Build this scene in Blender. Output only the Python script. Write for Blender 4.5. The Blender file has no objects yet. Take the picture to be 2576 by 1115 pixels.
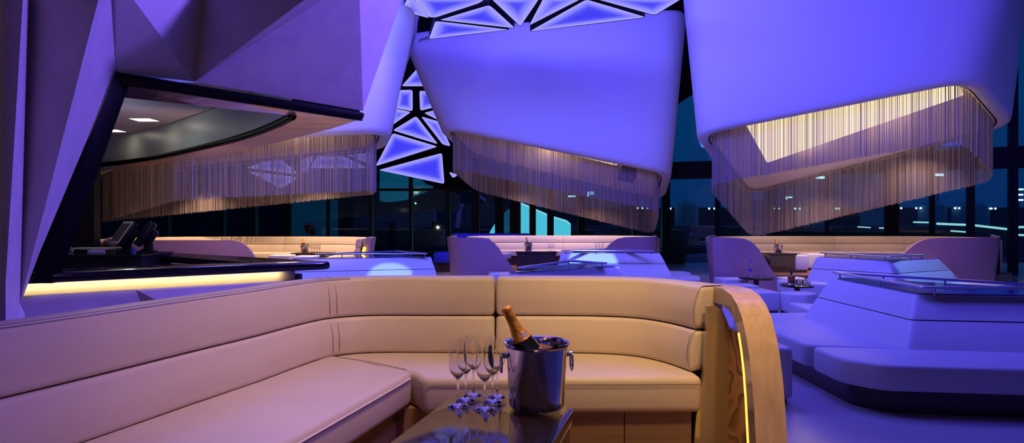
import bpy, bmesh, math, random
from mathutils import Vector, Matrix
random.seed(7)
R = math.radians
SC = bpy.context.scene
COL = SC.collection
# ---------------------------------------------------------------- camera frame
E, F, CX, CY = 1.62, 1500.0, 1288.0, 557.5
def P(px, py, Y=None, z=None):
    """point of the place seen at photo position px,py, at a known distance Y or a known height z"""
    if Y is None:
        Y = (z - E) * F / (CY - py)
    return Vector(((px - CX) / F * Y, Y, E - (py - CY) / F * Y))

# ---------------------------------------------------------------- materials
def nt(m):
    m.use_nodes = True
    return m.node_tree
def mat(name, col, rough=0.5, metal=0.0, bump=0.0, bscale=60.0, var=0.0, vscale=3.0, coat=0.0, spec=0.5, emis=None, estr=0.0,
        stretch=None, trans=0.0, ior=1.45, alpha=1.0):
    m = bpy.data.materials.new(name); t = nt(m); b = t.nodes['Principled BSDF']
    c4 = (col[0], col[1], col[2], 1)
    b.inputs['Base Color'].default_value = c4
    b.inputs['Roughness'].default_value = rough
    b.inputs['Metallic'].default_value = metal
    b.inputs['Specular IOR Level'].default_value = spec
    b.inputs['Coat Weight'].default_value = coat
    b.inputs['Coat Roughness'].default_value = 0.08
    b.inputs['Transmission Weight'].default_value = trans
    b.inputs['IOR'].default_value = ior
    b.inputs['Alpha'].default_value = alpha
    if emis:
        b.inputs['Emission Color'].default_value = (*emis, 1); b.inputs['Emission Strength'].default_value = estr
    if var or bump:
        tc = t.nodes.new('ShaderNodeTexCoord'); mp = t.nodes.new('ShaderNodeMapping')
        t.links.new(tc.outputs['Object'], mp.inputs['Vector'])
        if stretch: mp.inputs['Scale'].default_value = stretch
        if var:
            n = t.nodes.new('ShaderNodeTexNoise'); n.inputs['Scale'].default_value = vscale; n.inputs['Detail'].default_value = 6
            n.inputs['Roughness'].default_value = 0.6
            t.links.new(mp.outputs[0], n.inputs['Vector'])
            r = t.nodes.new('ShaderNodeValToRGB'); r.color_ramp.elements[0].position = 0.3; r.color_ramp.elements[1].position = 0.7
            r.color_ramp.elements[0].color = (*[max(0, x * (1 - var)) for x in col], 1)
            r.color_ramp.elements[1].color = (*[min(1, x * (1 + var)) for x in col], 1)
            t.links.new(n.outputs['Fac'], r.inputs[0]); t.links.new(r.outputs[0], b.inputs['Base Color'])
        if bump:
            n2 = t.nodes.new('ShaderNodeTexNoise'); n2.inputs['Scale'].default_value = bscale; n2.inputs['Detail'].default_value = 4
            t.links.new(mp.outputs[0], n2.inputs['Vector'])
            bp = t.nodes.new('ShaderNodeBump'); bp.inputs['Strength'].default_value = bump; bp.inputs['Distance'].default_value = 0.01
            t.links.new(n2.outputs['Fac'], bp.inputs['Height']); t.links.new(bp.outputs[0], b.inputs['Normal'])
    return m
def emat(name, col, s):
    m = bpy.data.materials.new(name); t = nt(m); t.nodes.clear()
    o = t.nodes.new('ShaderNodeOutputMaterial'); e = t.nodes.new('ShaderNodeEmission')
    e.inputs[0].default_value = (*col, 1); e.inputs[1].default_value = s
    t.links.new(e.outputs[0], o.inputs[0]); return m
def burl(name):
    m = bpy.data.materials.new(name); t = nt(m); b = t.nodes['Principled BSDF']
    tc = t.nodes.new('ShaderNodeTexCoord'); n = t.nodes.new('ShaderNodeTexNoise'); n.inputs['Scale'].default_value = 1.6
    n.inputs['Distortion'].default_value = 1.2
    t.links.new(tc.outputs['Object'], n.inputs['Vector'])
    mx = t.nodes.new('ShaderNodeMath'); mx.operation = 'MULTIPLY'; mx.inputs[1].default_value = 12
    t.links.new(n.outputs['Fac'], mx.inputs[0])
    fr = t.nodes.new('ShaderNodeMath'); fr.operation = 'FRACT'; t.links.new(mx.outputs[0], fr.inputs[0])
    r = t.nodes.new('ShaderNodeValToRGB'); r.color_ramp.elements[0].color = (.16, .07, .02, 1); r.color_ramp.elements[1].color = (.60, .34, .12, 1)
    r.color_ramp.elements[0].position = .05; r.color_ramp.elements[1].position = .6
    t.links.new(fr.outputs[0], r.inputs[0]); t.links.new(r.outputs[0], b.inputs['Base Color'])
    b.inputs['Roughness'].default_value = .25; b.inputs['Coat Weight'].default_value = .6
    return m
def glasspane(name):
    m = bpy.data.materials.new(name); t = nt(m); t.nodes.clear()
    o = t.nodes.new('ShaderNodeOutputMaterial'); mx = t.nodes.new('ShaderNodeMixShader')
    tr = t.nodes.new('ShaderNodeBsdfTransparent'); tr.inputs[0].default_value = (.62, .82, .86, 1)
    g = t.nodes.new('ShaderNodeBsdfGlossy'); g.inputs['Roughness'].default_value = .02; g.inputs[0].default_value = (.5, .85, .9, 1)
    mx.inputs[0].default_value = .1
    t.links.new(tr.outputs[0], mx.inputs[1]); t.links.new(g.outputs[0], mx.inputs[2]); t.links.new(mx.outputs[0], o.inputs[0])
    return m
def lightpanel_mat(name):
    """backlit stretch panel: LED strips run round its edge, so the lit skin is whiter there; 'edge' = closeness to the LED strip"""
    m = bpy.data.materials.new(name); t = nt(m); t.nodes.clear()
    o = t.nodes.new('ShaderNodeOutputMaterial'); e = t.nodes.new('ShaderNodeEmission')
    a = t.nodes.new('ShaderNodeAttribute'); a.attribute_name = 'edge'
    r = t.nodes.new('ShaderNodeValToRGB'); cr = r.color_ramp
    cr.elements[0].position = 0.0; cr.elements[0].color = (.055, .05, .93, 1)
    cr.elements[1].position = 1.0; cr.elements[1].color = (.42, .40, 1.0, 1)
    k = cr.elements.new(.35); k.color = (.09, .085, .95, 1)
    k = cr.elements.new(.75); k.color = (.30, .28, 1.0, 1)
    t.links.new(a.outputs['Fac'], r.inputs[0]); t.links.new(r.outputs[0], e.inputs[0]); e.inputs[1].default_value = 1.0
    t.links.new(e.outputs[0], o.inputs[0]); return m

M = dict(
    leather=mat('cream_leather', (.66, .56, .44), .42, bump=.12, bscale=220, var=.05, vscale=2.5),
    white=mat('white_leather', (.62, .61, .62), .38, bump=.06, bscale=200),
    stitch=mat('stitching', (.30, .22, .17), .7),
    piping=mat('pale_piping', (.80, .72, .66), .4),
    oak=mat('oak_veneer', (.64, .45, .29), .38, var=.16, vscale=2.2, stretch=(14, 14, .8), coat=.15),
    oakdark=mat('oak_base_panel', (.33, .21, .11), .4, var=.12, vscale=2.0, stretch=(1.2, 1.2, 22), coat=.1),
    gloss=mat('glossy_brown_lacquer', (.33, .24, .14), .12, coat=1.0),
    burl=burl('burl_walnut'),
    pod=mat('pod_plaster', (.78, .76, .78), .55),
    podin=mat('pod_lining', (.80, .70, .66), .6),
    plaster=mat('textured_plaster', (.46, .42, .41), .62, bump=.3, bscale=9, var=.09, vscale=4.0),
    dark=mat('dark_wood_plinth', (.055, .028, .022), .3),
    black=mat('black_gloss', (.006, .005, .008), .12, coat=.5),
    shelf=mat('blue_tinted_shelf_glass', (.05, .08, .30), .18, coat=.6),  # blue reflection put into the tint of the dark shelf
    bluetint=mat('blue_tinted_leather', (.03, .04, .55), .4),  # blue put into the base colour, as the blue light falls short
    edgeblack=mat('black_edge_lacquer', (.003, .002, .003), .45, spec=.08),
    paleoak=mat('pale_lacquered_oak', (.42, .24, .28), .3, var=.07, vscale=2.2, stretch=(14, 14, .8), coat=.4),
    blackm=mat('black_matte', (.006, .006, .008), .7),
    frame=mat('window_frame_black', (.004, .004, .006), .5),
    table=mat('smoked_table_top', (.022, .013, .010), .07, coat=.25),
    tablebody=mat('dark_table_side', (.05, .03, .022), .2, coat=.4),
    steel=mat('polished_steel', (.72, .70, .68), .12, metal=1.0, bump=.05, bscale=14),
    steel2=mat('brushed_rail_steel', (.62, .64, .72), .2, metal=1.0),
    gold=mat('gold_foil', (1.0, .50, .03), .38, metal=.45, bump=.4, bscale=70),
    goldlab=mat('gold_label', (1.0, .50, .05), .45, metal=.1),
    paper=mat('white_label', (.85, .8, .75), .6),
    ink=mat('dark_label_ink', (.04, .02, .02), .6),
    bottle=mat('dark_green_glass', (.012, .016, .006), .06, coat=1.0),
    glass=mat('clear_glass', (1.0, 1.0, 1.0), 0.0, trans=1.0, ior=1.3),
    amber=mat('amber_liquor', (.30, .07, .01), .05, coat=1.0),
    curtain=mat('metal_bead_strands', (.30, .245, .25), .5, metal=.1),
    pane=glasspane('window_glass'),
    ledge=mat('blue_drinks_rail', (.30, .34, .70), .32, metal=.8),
    copper=mat('copper_soffit', (.85, .52, .38), .2, metal=.85, bump=.9, bscale=1.2, stretch=(1, 3.5, 1), var=.3, vscale=1.3),
    bulk=mat('bar_bulkhead', (.55, .60, .57), .35, metal=.1),
    barceil=mat('bar_ceiling', (.26, .22, .30), .5),
    floor=mat('pale_resin_floor', (.50, .45, .44), .3, var=.05, vscale=.6),
    platform=mat('walnut_platform_floor', (.20, .11, .055), .35, var=.15, vscale=2, stretch=(1, 12, 1)),
    ceil=mat('black_ceiling', (.008, .008, .012), .9),
    lp=lightpanel_mat('edge_lit_panel'),
    warm=emat('warm_light_panel', (1.0, .74, .42), 2.1),
    led=emat('warm_led_strip', (1.0, .48, .06), 2.6),
    ledbar=emat('bar_led_strip', (1.0, .80, .45), 1.5),
    down=emat('downlight_lens', (1.0, .85, .65), 5.0),
    spot=emat('far_lamp', (.75, .88, 1.0), 4.0),
    trail=emat('car_trail_glow', (.70, .95, .90), 1.2),
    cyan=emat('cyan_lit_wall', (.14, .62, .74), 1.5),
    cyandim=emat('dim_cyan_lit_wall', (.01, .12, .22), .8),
    night=mat('night_building', (.012, .016, .028), .9),
    night2=mat('night_tent_fabric', (.30, .42, .55), .9),
    land=mat('night_ground', (.008, .010, .016), .9),
    screen=mat('terminal_screen', (.16, .17, .13), .15, coat=1.0),
    cream=mat('terminal_bezel', (.62, .62, .48), .3),
    till=mat('terminal_body', (.012, .014, .03), .35),
    stone=mat('pale_bar_stone', (.60, .53, .42), .5, var=.06, vscale=6),
    cable=mat('grey_conduit', (.30, .32, .34), .4),
    redcap=mat('dark_stopper', (.03, .02, .03), .3),
    bluecap=mat('blue_label', (.05, .08, .5), .3),
)

# ---------------------------------------------------------------- object helpers
def tag(o, label=None, cat=None, group=None, kind=None):
    if label: o['label'] = label
    if cat: o['category'] = cat
    if group: o['group'] = group
    if kind: o['kind'] = kind
    return o
def thing(name, label, cat, loc, group=None):
    o = bpy.data.objects.new(name, None); COL.objects.link(o); o.location = loc; o.empty_display_size = .1
    return tag(o, label, cat, group)
def wloc(o):
    v = Vector((0, 0, 0))
    while o is not None:
        if o.type == 'EMPTY': v = v + Vector(o.location)
        o = o.parent
    return v
def mesh(name, vs, fs, m, parent=None, smooth=False, bevel=0, seg=2, angle=35, kind=None, sub=0):
    me = bpy.data.meshes.new(name); me.from_pydata([tuple(v) for v in vs], [], fs)
    bm = bmesh.new(); bm.from_mesh(me); bmesh.ops.recalc_face_normals(bm, faces=bm.faces)
    if bevel:
        es = [e for e in bm.edges if len(e.link_faces) == 2 and e.calc_face_angle(0) > R(angle)]
        try: bmesh.ops.bevel(bm, geom=es, offset=bevel, segments=seg, profile=.5, affect='EDGES', clamp_overlap=True)
        except Exception: pass
        smooth = True
    bm.to_mesh(me); bm.free()
    me.materials.append(m)
    if smooth:
        for p in me.polygons: p.use_smooth = True
        try: me.set_sharp_from_angle(angle=R(50))
        except Exception: pass
    o = bpy.data.objects.new(name, me); COL.objects.link(o)
    if parent is not None:
        o.parent = parent
        # parts are written in place; only the Empty at a thing's base carries a position
        o.matrix_parent_inverse = Matrix.Translation(parent.location).inverted() if parent.type == 'EMPTY' else Matrix.Identity(4)
    if kind: o['kind'] = kind
    return o
def struct(name, vs, fs, m, **k):
    return mesh(name, vs, fs, m, kind='structure', **k)
def boxg(x0, x1, y0, y1, z0, z1):
    v = [(x, y, z) for z in (z0, z1) for (x, y) in ((x0, y0), (x1, y0), (x1, y1), (x0, y1))]
    return v, [(0, 3, 2, 1), (4, 5, 6, 7), (0, 1, 5, 4), (1, 2, 6, 5), (2, 3, 7, 6), (3, 0, 4, 7)]
def frust(pb, pt, z0, z1):
    n = len(pb)
    v = [(p[0], p[1], z0) for p in pb] + [(p[0], p[1], z1) for p in pt]
    f = [tuple(range(n))[::-1], tuple(range(n, 2 * n))] + [(i, (i + 1) % n, n + (i + 1) % n, n + i) for i in range(n)]
    return v, f
def lerp(a, b, t): return a + (b - a) * t
def lerpoly(a, b, t): return [tuple(lerp(x, y, t) for x, y in zip(p, q)) for p, q in zip(a, b)]
def tube_g(pts, r, n=8, closed=False):
    pts = [Vector(p) for p in pts]; vs = []; fs = []; N = len(pts); u = None
    for i, p in enumerate(pts):
        if closed: d = pts[(i + 1) % N] - pts[i - 1]
        else: d = pts[min(i + 1, N - 1)] - pts[max(i - 1, 0)]
        d.normalize()
        if u is None:
            u = d.orthogonal().normalized()
        else:
            u = (u - d * u.dot(d)).normalized()
        w = d.cross(u)
        for k in range(n):
            a = 2 * math.pi * k / n
            vs.append(p + (u * math.cos(a) + w * math.sin(a)) * r)
    for i in range(N if closed else N - 1):
        j = (i + 1) % N
        for k in range(n):
            fs.append((i * n + k, i * n + (k + 1) % n, j * n + (k + 1) % n, j * n + k))
    if not closed:
        fs.append(tuple(range(n))[::-1]); fs.append(tuple((N - 1) * n + k for k in range(n)))
    return vs, fs
def tube(name, pts, r, m, parent=None, n=8, closed=False):
    v, f = tube_g(pts, r, n, closed); return mesh(name, v, f, m, parent, smooth=True)
def lathe_g(prof, n=32, mtx=None):
    vs = []; fs = []; 
    for r, z in prof:
        for k in range(n):
            a = 2 * math.pi * k / n; vs.append(Vector((r * math.cos(a), r * math.sin(a), z)))
    for i in range(len(prof) - 1):
        for k in range(n):
            fs.append((i * n + k, i * n + (k + 1) % n, (i + 1) * n + (k + 1) % n, (i + 1) * n + k))
    fs.append(tuple(range(n))[::-1]); fs.append(tuple((len(prof) - 1) * n + k for k in range(n)))
    if mtx is not None: vs = [mtx @ v for v in vs]
    return vs, fs
def rpoly(pts, r, k=6, e=5):
    pts = [Vector(p) for p in pts]; out = []; N = len(pts); arcs = []
    for i, p in enumerate(pts):
        a = (pts[i - 1] - p); b = (pts[(i + 1) % N] - p)
        rr = min(r, a.length * .45, b.length * .45)
        s = p + a.normalized() * rr; t = p + b.normalized() * rr
        arcs.append([(s * (1 - u) ** 2 + p * 2 * u * (1 - u) + t * u * u) for u in [j / k for j in range(k + 1)]])
    for i in range(N):
        out += arcs[i]
        s = arcs[i][-1]; t = arcs[(i + 1) % N][0]
        out += [s.lerp(t, j / e) for j in range(1, e)]
    return out
def r2(pts, r, k=4):
    """rounded 2-D polygon, corners only"""
    pts = [Vector((p[0], p[1])) for p in pts]; out = []; N = len(pts)
    for i, p in enumerate(pts):
        a = pts[i - 1] - p; b = pts[(i + 1) % N] - p
        rr = min(r, a.length * .45, b.length * .45)
        s = p + a.normalized() * rr; t = p + b.normalized() * rr
        out += [tuple(s * (1 - u) ** 2 + p * 2 * u * (1 - u) + t * u * u) for u in [j / k for j in range(k + 1)]]
    return out
def loft(rings, cap0=False, cap1=False):
    n = len(rings[0]); vs = [v for r in rings for v in r]; fs = []
    for i in range(len(rings) - 1):
        for k in range(n):
            fs.append((i * n + k, i * n + (k + 1) % n, (i + 1) * n + (k + 1) % n, (i + 1) * n + k))
    if cap0: fs.append(tuple(range(n))[::-1])
    if cap1: fs.append(tuple((len(rings) - 1) * n + k for k in range(n)))
    return vs, fs
def smoothpath(pts, n=6):
    """Catmull-Rom through 2-D points"""
    p = [Vector(q) for q in pts]; p = [p[0] * 2 - p[1]] + p + [p[-1] * 2 - p[-2]]; out = []
    for i in range(1, len(p) - 2):
        for j in range(n):
            t = j / n
            out.append(.5 * ((2 * p[i]) + (p[i + 1] - p[i - 1]) * t + (2 * p[i - 1] - 5 * p[i] + 4 * p[i + 1] - p[i + 2]) * t * t
                       + (3 * p[i] - p[i - 1] - 3 * p[i + 1] + p[i + 2]) * t ** 3))
    out.append(p[-2]); return out
def normals2(path):
    ns = []
    for i in range(len(path)):
        d = path[min(i + 1, len(path) - 1)] - path[max(i - 1, 0)]
        ns.append(Vector((-d.y, d.x)).normalized())
    return ns
def sweep_g(path, ns, prof, round_end=.02):
    """prof: closed list of (offset along outward normal, z)"""
    co = sum(p[0] for p in prof) / len(prof); cz = sum(p[1] for p in prof) / len(prof)
    rings = []
    def ring(p, n, s=1.0):
        out = []
        for o, z in prof:
            so = co + (o - co) * s if s != 1 else o
            do = o - so; 
            sz = z if s == 1 else cz + (z - cz) * s
            out.append(Vector((p.x + n.x * so, p.y + n.y * so, sz)))
        return out
    def shr(p, n, e):
        out = []
        for o, z in prof:
            oo = o + (e if o < co else -e); zz = z + (e if z < cz else -e)
            out.append(Vector((p.x + n.x * oo, p.y + n.y * oo, zz)))
        return out
    if round_end:
        d0 = (path[0] - path[1]).normalized(); d1 = (path[-1] - path[-2]).normalized(); e = round_end
        rings.append(shr(path[0], ns[0], e)); rings.append(shr(path[0] - d0 * e * .3, ns[0], e * .3))
        rings.append(ring(path[0] - d0 * e, ns[0]))
        for p, n in list(zip(path, ns))[1:-1]: rings.append(ring(p, n))
        rings.append(ring(path[-1] - d1 * e, ns[-1]))
        rings.append(shr(path[-1] - d1 * e * .3, ns[-1], e * .3)); rings.append(shr(path[-1], ns[-1], e))
    else:
        for p, n in zip(path, ns): rings.append(ring(p, n))
    return loft(rings, True, True)
def cushprof(o0, o1, z0, z1, r=.028, bulge=.012, lean=0.0):
    pts = []
    def f(o, z): return (o + lean * (z - z0) / (z1 - z0), z)
    for k in range(5):
        a = math.pi + k / 4 * math.pi / 2; pts.append(f(o0 + r + r * math.cos(a), z0 + r + r * math.sin(a)))
    for k in range(5):
        a = 1.5 * math.pi + k / 4 * math.pi / 2; pts.append(f(o1 - r + r * math.cos(a), z0 + r + r * math.sin(a)))
    for k in range(5):
        a = k / 4 * math.pi / 2; pts.append(f(o1 - r + r * math.cos(a), z1 - r + r * math.sin(a)))
    for k in range(5):
        a = math.pi / 2 + k / 4 * math.pi / 2; pts.append(f(o0 + r + r * math.cos(a), z1 - r + r * math.sin(a)))
    m = 4
    for k in range(1, m):
        t = k / m; pts.append(f(o0 - bulge * math.sin(math.pi * t), lerp(z1 - r, z0 + r, t)))
    return pts
def copytree(o, parent=None):
    c = o.copy(); COL.objects.link(c)
    if parent is not None: c.parent = parent; c.matrix_parent_inverse = o.matrix_parent_inverse.copy()
    for ch in list(o.children): copytree(ch, c)
    return c
def place(proto, used, loc, label, group=None, rz=0.0, name=None):
    o = proto if not used.get(proto.name) else copytree(proto)
    used[proto.name] = 1
    o.location = loc; o.rotation_euler = (0, 0, rz); o['label'] = label
    if group: o['group'] = group
    return o
USED = {}

# ================================================================ CAMERA, WORLD
cam = bpy.data.cameras.new('camera'); co = bpy.data.objects.new('camera', cam); COL.objects.link(co)
cam.sensor_width = 36; cam.lens = F / 2576 * 36; cam.clip_end = 800; cam.clip_start = .05
co.location = (0, 0, E); co.rotation_euler = (R(90), 0, 0); SC.camera = co
w = bpy.data.worlds.new('dusk_sky'); SC.world = w; w.use_nodes = True; t = w.node_tree
bg = t.nodes['Background']; tc = t.nodes.new('ShaderNodeTexCoord'); sp = t.nodes.new('ShaderNodeSeparateXYZ'); rp = t.nodes.new('ShaderNodeValToRGB')
t.links.new(tc.outputs['Generated'], sp.inputs[0]); t.links.new(sp.outputs['Z'], rp.inputs[0]); t.links.new(rp.outputs[0], bg.inputs[0])
rp.color_ramp.elements[0].position = 0.0; rp.color_ramp.elements[0].color = (.003, .036, .17, 1)
rp.color_ramp.elements[1].position = .25; rp.color_ramp.elements[1].color = (.001, .068, .23, 1)
bg.inputs[1].default_value = .95
SC.view_settings.view_transform = 'Standard'; SC.view_settings.look = 'None'; SC.view_settings.gamma = 1
SC.view_settings.exposure = 0.0
try: SC.view_settings.use_curve_mapping = False
except Exception: pass
SC.cycles.max_bounces = 10; SC.cycles.transparent_max_bounces = 24; SC.cycles.transmission_bounces = 10
SC.cycles.caustics_reflective = False; SC.cycles.caustics_refractive = False; SC.cycles.use_denoising = True
SC.cycles.sample_clamp_indirect = 4

# ================================================================ ROOM SHELL
v, f = boxg(-26, 26, -3, 23.4, -.1, 0); struct('floor', v, f, M['floor'])
v, f = boxg(-26, 26, -3.2, -3, 0, 9.5); struct('wall_front', v, f, M['plaster'])
v, f = boxg(-26, 26, -3, 24, 9.5, 9.7); struct('ceiling', v, f, M['ceil'])
W0, W1, W2 = Vector((-24, 23)), Vector((6.6, 23)), Vector((20.0, 15.47))
def wallpt(px):
    d = Vector(((px - CX) / F, 1.0))
    if px <= CX + F * 6.6 / 23: return d * 23
    e = W2 - W1; # d*s = W1 + e*t
    det = -d.x * e.y + d.y * e.x
    s = (-W1.x * e.y + W1.y * e.x) / det
    return d * s
def slab(name, a, b, z0, z1, th, m, back=0.0, parent=None, kind='structure'):
    a = Vector(a); b = Vector(b); d = (b - a).normalized(); n = Vector((-d.y, d.x))
    q = [a + n * back, b + n * back, b + n * (back + th), a + n * (back + th)]
    v, f = frust([tuple(p) for p in q], [tuple(p) for p in q], z0, z1)
    return mesh(name, v, f, m, parent, kind=kind)
# mullion positions read off the photo (centre px, width px)
mull = [(240, 12), (420, 8), (560, 8), (640, 8), (722, 22), (826, 8), (933, 9), (1033, 9), (1127, 11), (1196, 20), (1256, 22), (1296, 28), (1340, 16), (1385, 16),
        (1462, 17), (1595, 8), (1675, 20), (1805, 12), (1936, 9), (2080, 11), (2243, 37), (2345, 14), (2442, 20), (2549, 24), (2620, 20)]
ZT = 9.4
prev = None
for i, (px, wd) in enumerate(mull):
    p = wallpt(px); hw = wd / 2 / F * p.y
    if prev is not None and not (prev.x < 6.6 < p.x and False):
        a, b = prev, p
        wn = slab('window_%d' % i, a, b, 0, ZT, .02, M['pane'], 0.10)
        c = wallpt(px - wd / 2); d = wallpt(px + wd / 2)
        slab('mullion', c, d, 0, ZT, .22, M['frame'], -.05, parent=wn, kind=None)
        if px <= 1196:
            slab('transom', a, b, 2.80, 2.90, .16, M['frame'], -.03, parent=wn, kind=None)
        elif px > 1462:
            slab('transom', a, b, 3.25, 3.90, .30, M['frame'], -.1, parent=wn, kind=None)
            slab('bottom_rail', a, b, .55, .62, .14, M['frame'], -.03, parent=wn, kind=None)
    prev = p
slab('trim_1', W0, (6.6, 23), 0, .45, .3, M['frame'], -.2)
# upper dark bulkhead over the left windows, with its slanting lower edges
bk = [P(930, -60, 22.6), P(930, 424, 22.6), P(1040, 430, 22.6), P(1070, 462, 22.6), P(1104, 474, 22.6), P(1280, 476, 22.6), P(1400, 400, 22.6),
      P(1700, 266, 22.6), P(1745, 236, 22.6), P(1790, -60, 22.6)]
bk = [Vector((-24, 22.6, 10))] + [Vector((-24, 22.6, 3.65))] + bk[1:-1] + [Vector((bk[-1].x, 22.6, 10))]
v = bk + [p + Vector((0, .15, 0)) for p in bk]; n = len(bk)
struct('wall_back', v, [tuple(range(n)), tuple(range(n, 2 * n))[::-1]] + [(i, (i + 1) % n, n + (i + 1) % n, n + i) for i in range(n)], M['ceil'])

# ================================================================ OUTSIDE (night)
o = mesh('night_ground', *boxg(-300, 300, 26, 420, -9.2, -9), M['land']); tag(o, 'dark ground stretching away outside the windows', 'ground', kind='structure')
v, f = boxg(-30, 190, 118, 128, -9, 4.4); o = mesh('grandstand', v, f, M['night']); tag(o, 'long dark grandstand across the water beyond the right windows', 'building')
for i, (px, pw) in enumerate([(1727, 60), (1905, 90), (2040, 80), (2210, 90), (2345, 70), (2440, 90), (2040, 20)][:6]):
    c = P(px, 518, 112); r = pw / F * 112 * .5; top = P(px, 500, 112)
    v = [top] + [Vector((c.x + r * math.cos(a), c.y + r * math.sin(a) * .6, c.z)) for a in [k * math.pi / 6 for k in range(12)]]
    v += [Vector((q.x, q.y, -9)) for q in v[1:]]
    fs = [(0, 1 + k, 1 + (k + 1) % 12) for k in range(12)] + [(1 + k, 13 + k, 13 + (k + 1) % 12, 1 + (k + 1) % 12) for k in range(12)]
    o = mesh('marquee_tent', v, fs, M['night2'])
    tag(o, 'dim peaked marquee roof on the skyline, %s' % ['by the black column left of the right pod', 'under the left corner of the right pod', 'second along under the right pod', 'right of the thick black column', 'under the right tip of the bead curtain', 'far right of the row'][i], 'tent', 'peaked tents on the skyline')
sph = lathe_g([(.001, -1), (.5, -.86), (.87, -.5), (1, 0), (.87, .5), (.5, .86), (.001, 1)], 8)
def lamp_at(px, py, Y, r, label, group, m='spot', proto=[None]):
    if proto[0] is None:
        o = mesh('far_lamp', sph[0], sph[1], M['spot']); proto[0] = o
    else:
        o = proto[0].copy(); COL.objects.link(o)
    o.location = P(px, py, Y); o.scale = (r, r, r); tag(o, label, 'lamp', group)
    return o
rows = [(1687, 525), (1729, 524.5), (1742, 525), (1784, 525), (1797, 525), (1892, 525), (1905, 525), (1947, 525), (1960, 525), (2000, 525), (2012, 525), (2051, 525), (2064, 525), (2104, 525), (2110, 525),
        (2267, 524), (2305, 524), (2316, 524), (2354, 524), (2365, 524), (2403, 524), (2413, 524), (2452, 524), (2462, 524), (2488, 525), (2494, 525), (2504, 525), (1604, 524), (1616, 524), (1628, 524)]
for px, py in rows: lamp_at(px, py, 111, .19, 'tiny white floodlight in the upper row along the far grandstand', 'upper row of far floodlights')
rows = [(1693, 585.5), (1721, 586), (1752, 585.5), (1777, 585.5), (2061, 585), (2089, 585), (2114, 584), (2127, 584), (2142, 584), (2289, 583), (2316, 583), (2461, 582), (2489, 583), (2506, 582), (2523, 581)]
for px, py in rows: lamp_at(px, py, 80, .14, 'tiny white lamp in the lower row just above the far sofa backs', 'lower row of far lamps')
def cluster(px, py, n, w, h, label):
    c = P(px, py, 116); vs = []; fs = []
    for k in range(n):
        q = P(px + (k % 5 - 2) * w / 5 + random.uniform(-1, 1), py + (k // 5) * h / 3 - h / 3, 116); s = .15
        base = len(vs); vv, ff = boxg(q.x - s, q.x + s, q.y - s, q.y + s, q.z - s, q.z + s); vs += vv; fs += [tuple(i + base for i in g) for g in ff]
    t_ = thing('floodlight_mast', label, 'floodlight', (c.x, c.y + .3, -9), 'floodlight masts on the skyline')
    mesh('lamp_head', vs, fs, M['spot'], t_)
    tube('mast', [(c.x, c.y + .3, -9), (c.x, c.y + .3, c.z)], .12, M['night'], t_)
cluster(2064, 448, 10, 22, 8, 'floodlight cluster seen through the middle of the right bead curtain')
cluster(2362, 441, 10, 24, 6, 'floodlight cluster seen near the right end of the right bead curtain')
cluster(1485, 488, 12, 18, 12, 'floodlight cluster seen through the centre bead curtain')
cluster(1438, 496, 5, 18, 6, 'small faint light cluster left of the bright one in the centre bead curtain')
cluster(1985, 500, 6, 16, 10, 'faint light cluster low behind the left part of the right bead curtain')
cluster(2566, 490, 15, 12, 40, 'tall floodlight cluster at the right edge of the photo')
for i, (a, b, c, d, r) in enumerate([(2298, 559, 2337, 560, .09), (2357, 563, 2431, 566, .13), (2450, 567, 2536, 577, .13), (2558, 572, 2590, 571, .13), (2158, 571, 2190, 573, .07), (2392, 581, 2430, 584, .09), (2212, 574, 2224, 574, .08), (2558, 591, 2580, 592, .12)]):
    o = tube('car_light_streak', [P(a, b, 70), P(c, d, 70)], r, M['trail'])  # glowing tubes imitating the light trails of passing cars
    tag(o, ['short pale car light streak left of the thin black mullion', 'long pale car light streak between the two right mullions', 'longest sloping car light streak below the bead curtain tip', 'pale car light streak at the far right edge, upper of two', 'short cyan car light streak left of the thick column', 'faint car light streak low between the two right mullions', 'tiny cyan car light streak beside the thick column', 'pale car light streak at the far right edge, lower of two'][i], 'light', 'car light streaks outside')
v, f = boxg(-110, P(1298, 557, 60).x, 60, 70, -9, 8.5); o = mesh('dark_building', v, f, M['night']); tag(o, 'big dark building outside the left windows', 'building')
v, f = boxg(-40, 100, 71, 100, -9, .95); o = mesh('embankment', v, f, M['land']); tag(o, 'dark road embankment below the car light streaks outside', 'embankment', kind='structure')
# cyan lit building outside behind the centre mullions
def plate(name, pts, th, m, parent=None, **k):
    pts = [Vector(p) for p in pts]; n = len(pts); d = Vector((0, th, 0))
    v = pts + [p + d for p in pts]
    return mesh(name, v, [tuple(range(n)), tuple(range(n, 2 * n))[::-1]] + [(i, (i + 1) % n, n + (i + 1) % n, n + i) for i in range(n)], m, parent, **k)
tb = thing('lit_building', 'cyan lit sloping glass building outside behind the centre booth', 'building', P(1370, 560, 36) * Vector((1, 1, 0)).length * 0 + Vector((P(1370, 560, 36).x, 36, -9)))
plate('lit_wall', [P(1308, 990, 36), P(1308, 511, 36), P(1385, 545, 36), P(1425, 556, 36), P(1436, 566, 36), P(1436, 990, 36)], 2, M['cyan'], tb)
tube('coping_light', [P(1309, 511, 35.9), P(1385, 544, 35.9), P(1425, 556, 35.9), P(1435, 565, 35.9)], .045, emat('coping_glow', (.6, .95, 1.0), 1.3), tb)
plate('side_wall', [P(1268, 980, 37), P(1268, 536, 37), P(1282, 524, 37), P(1282, 980, 37)], 2, M['cyandim'], tb)
plate('side_wing', [P(1228, 980, 37), P(1232, 584, 37), P(1248, 558, 37), P(1248, 980, 37)], 2, M['cyan'], tb)
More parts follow.
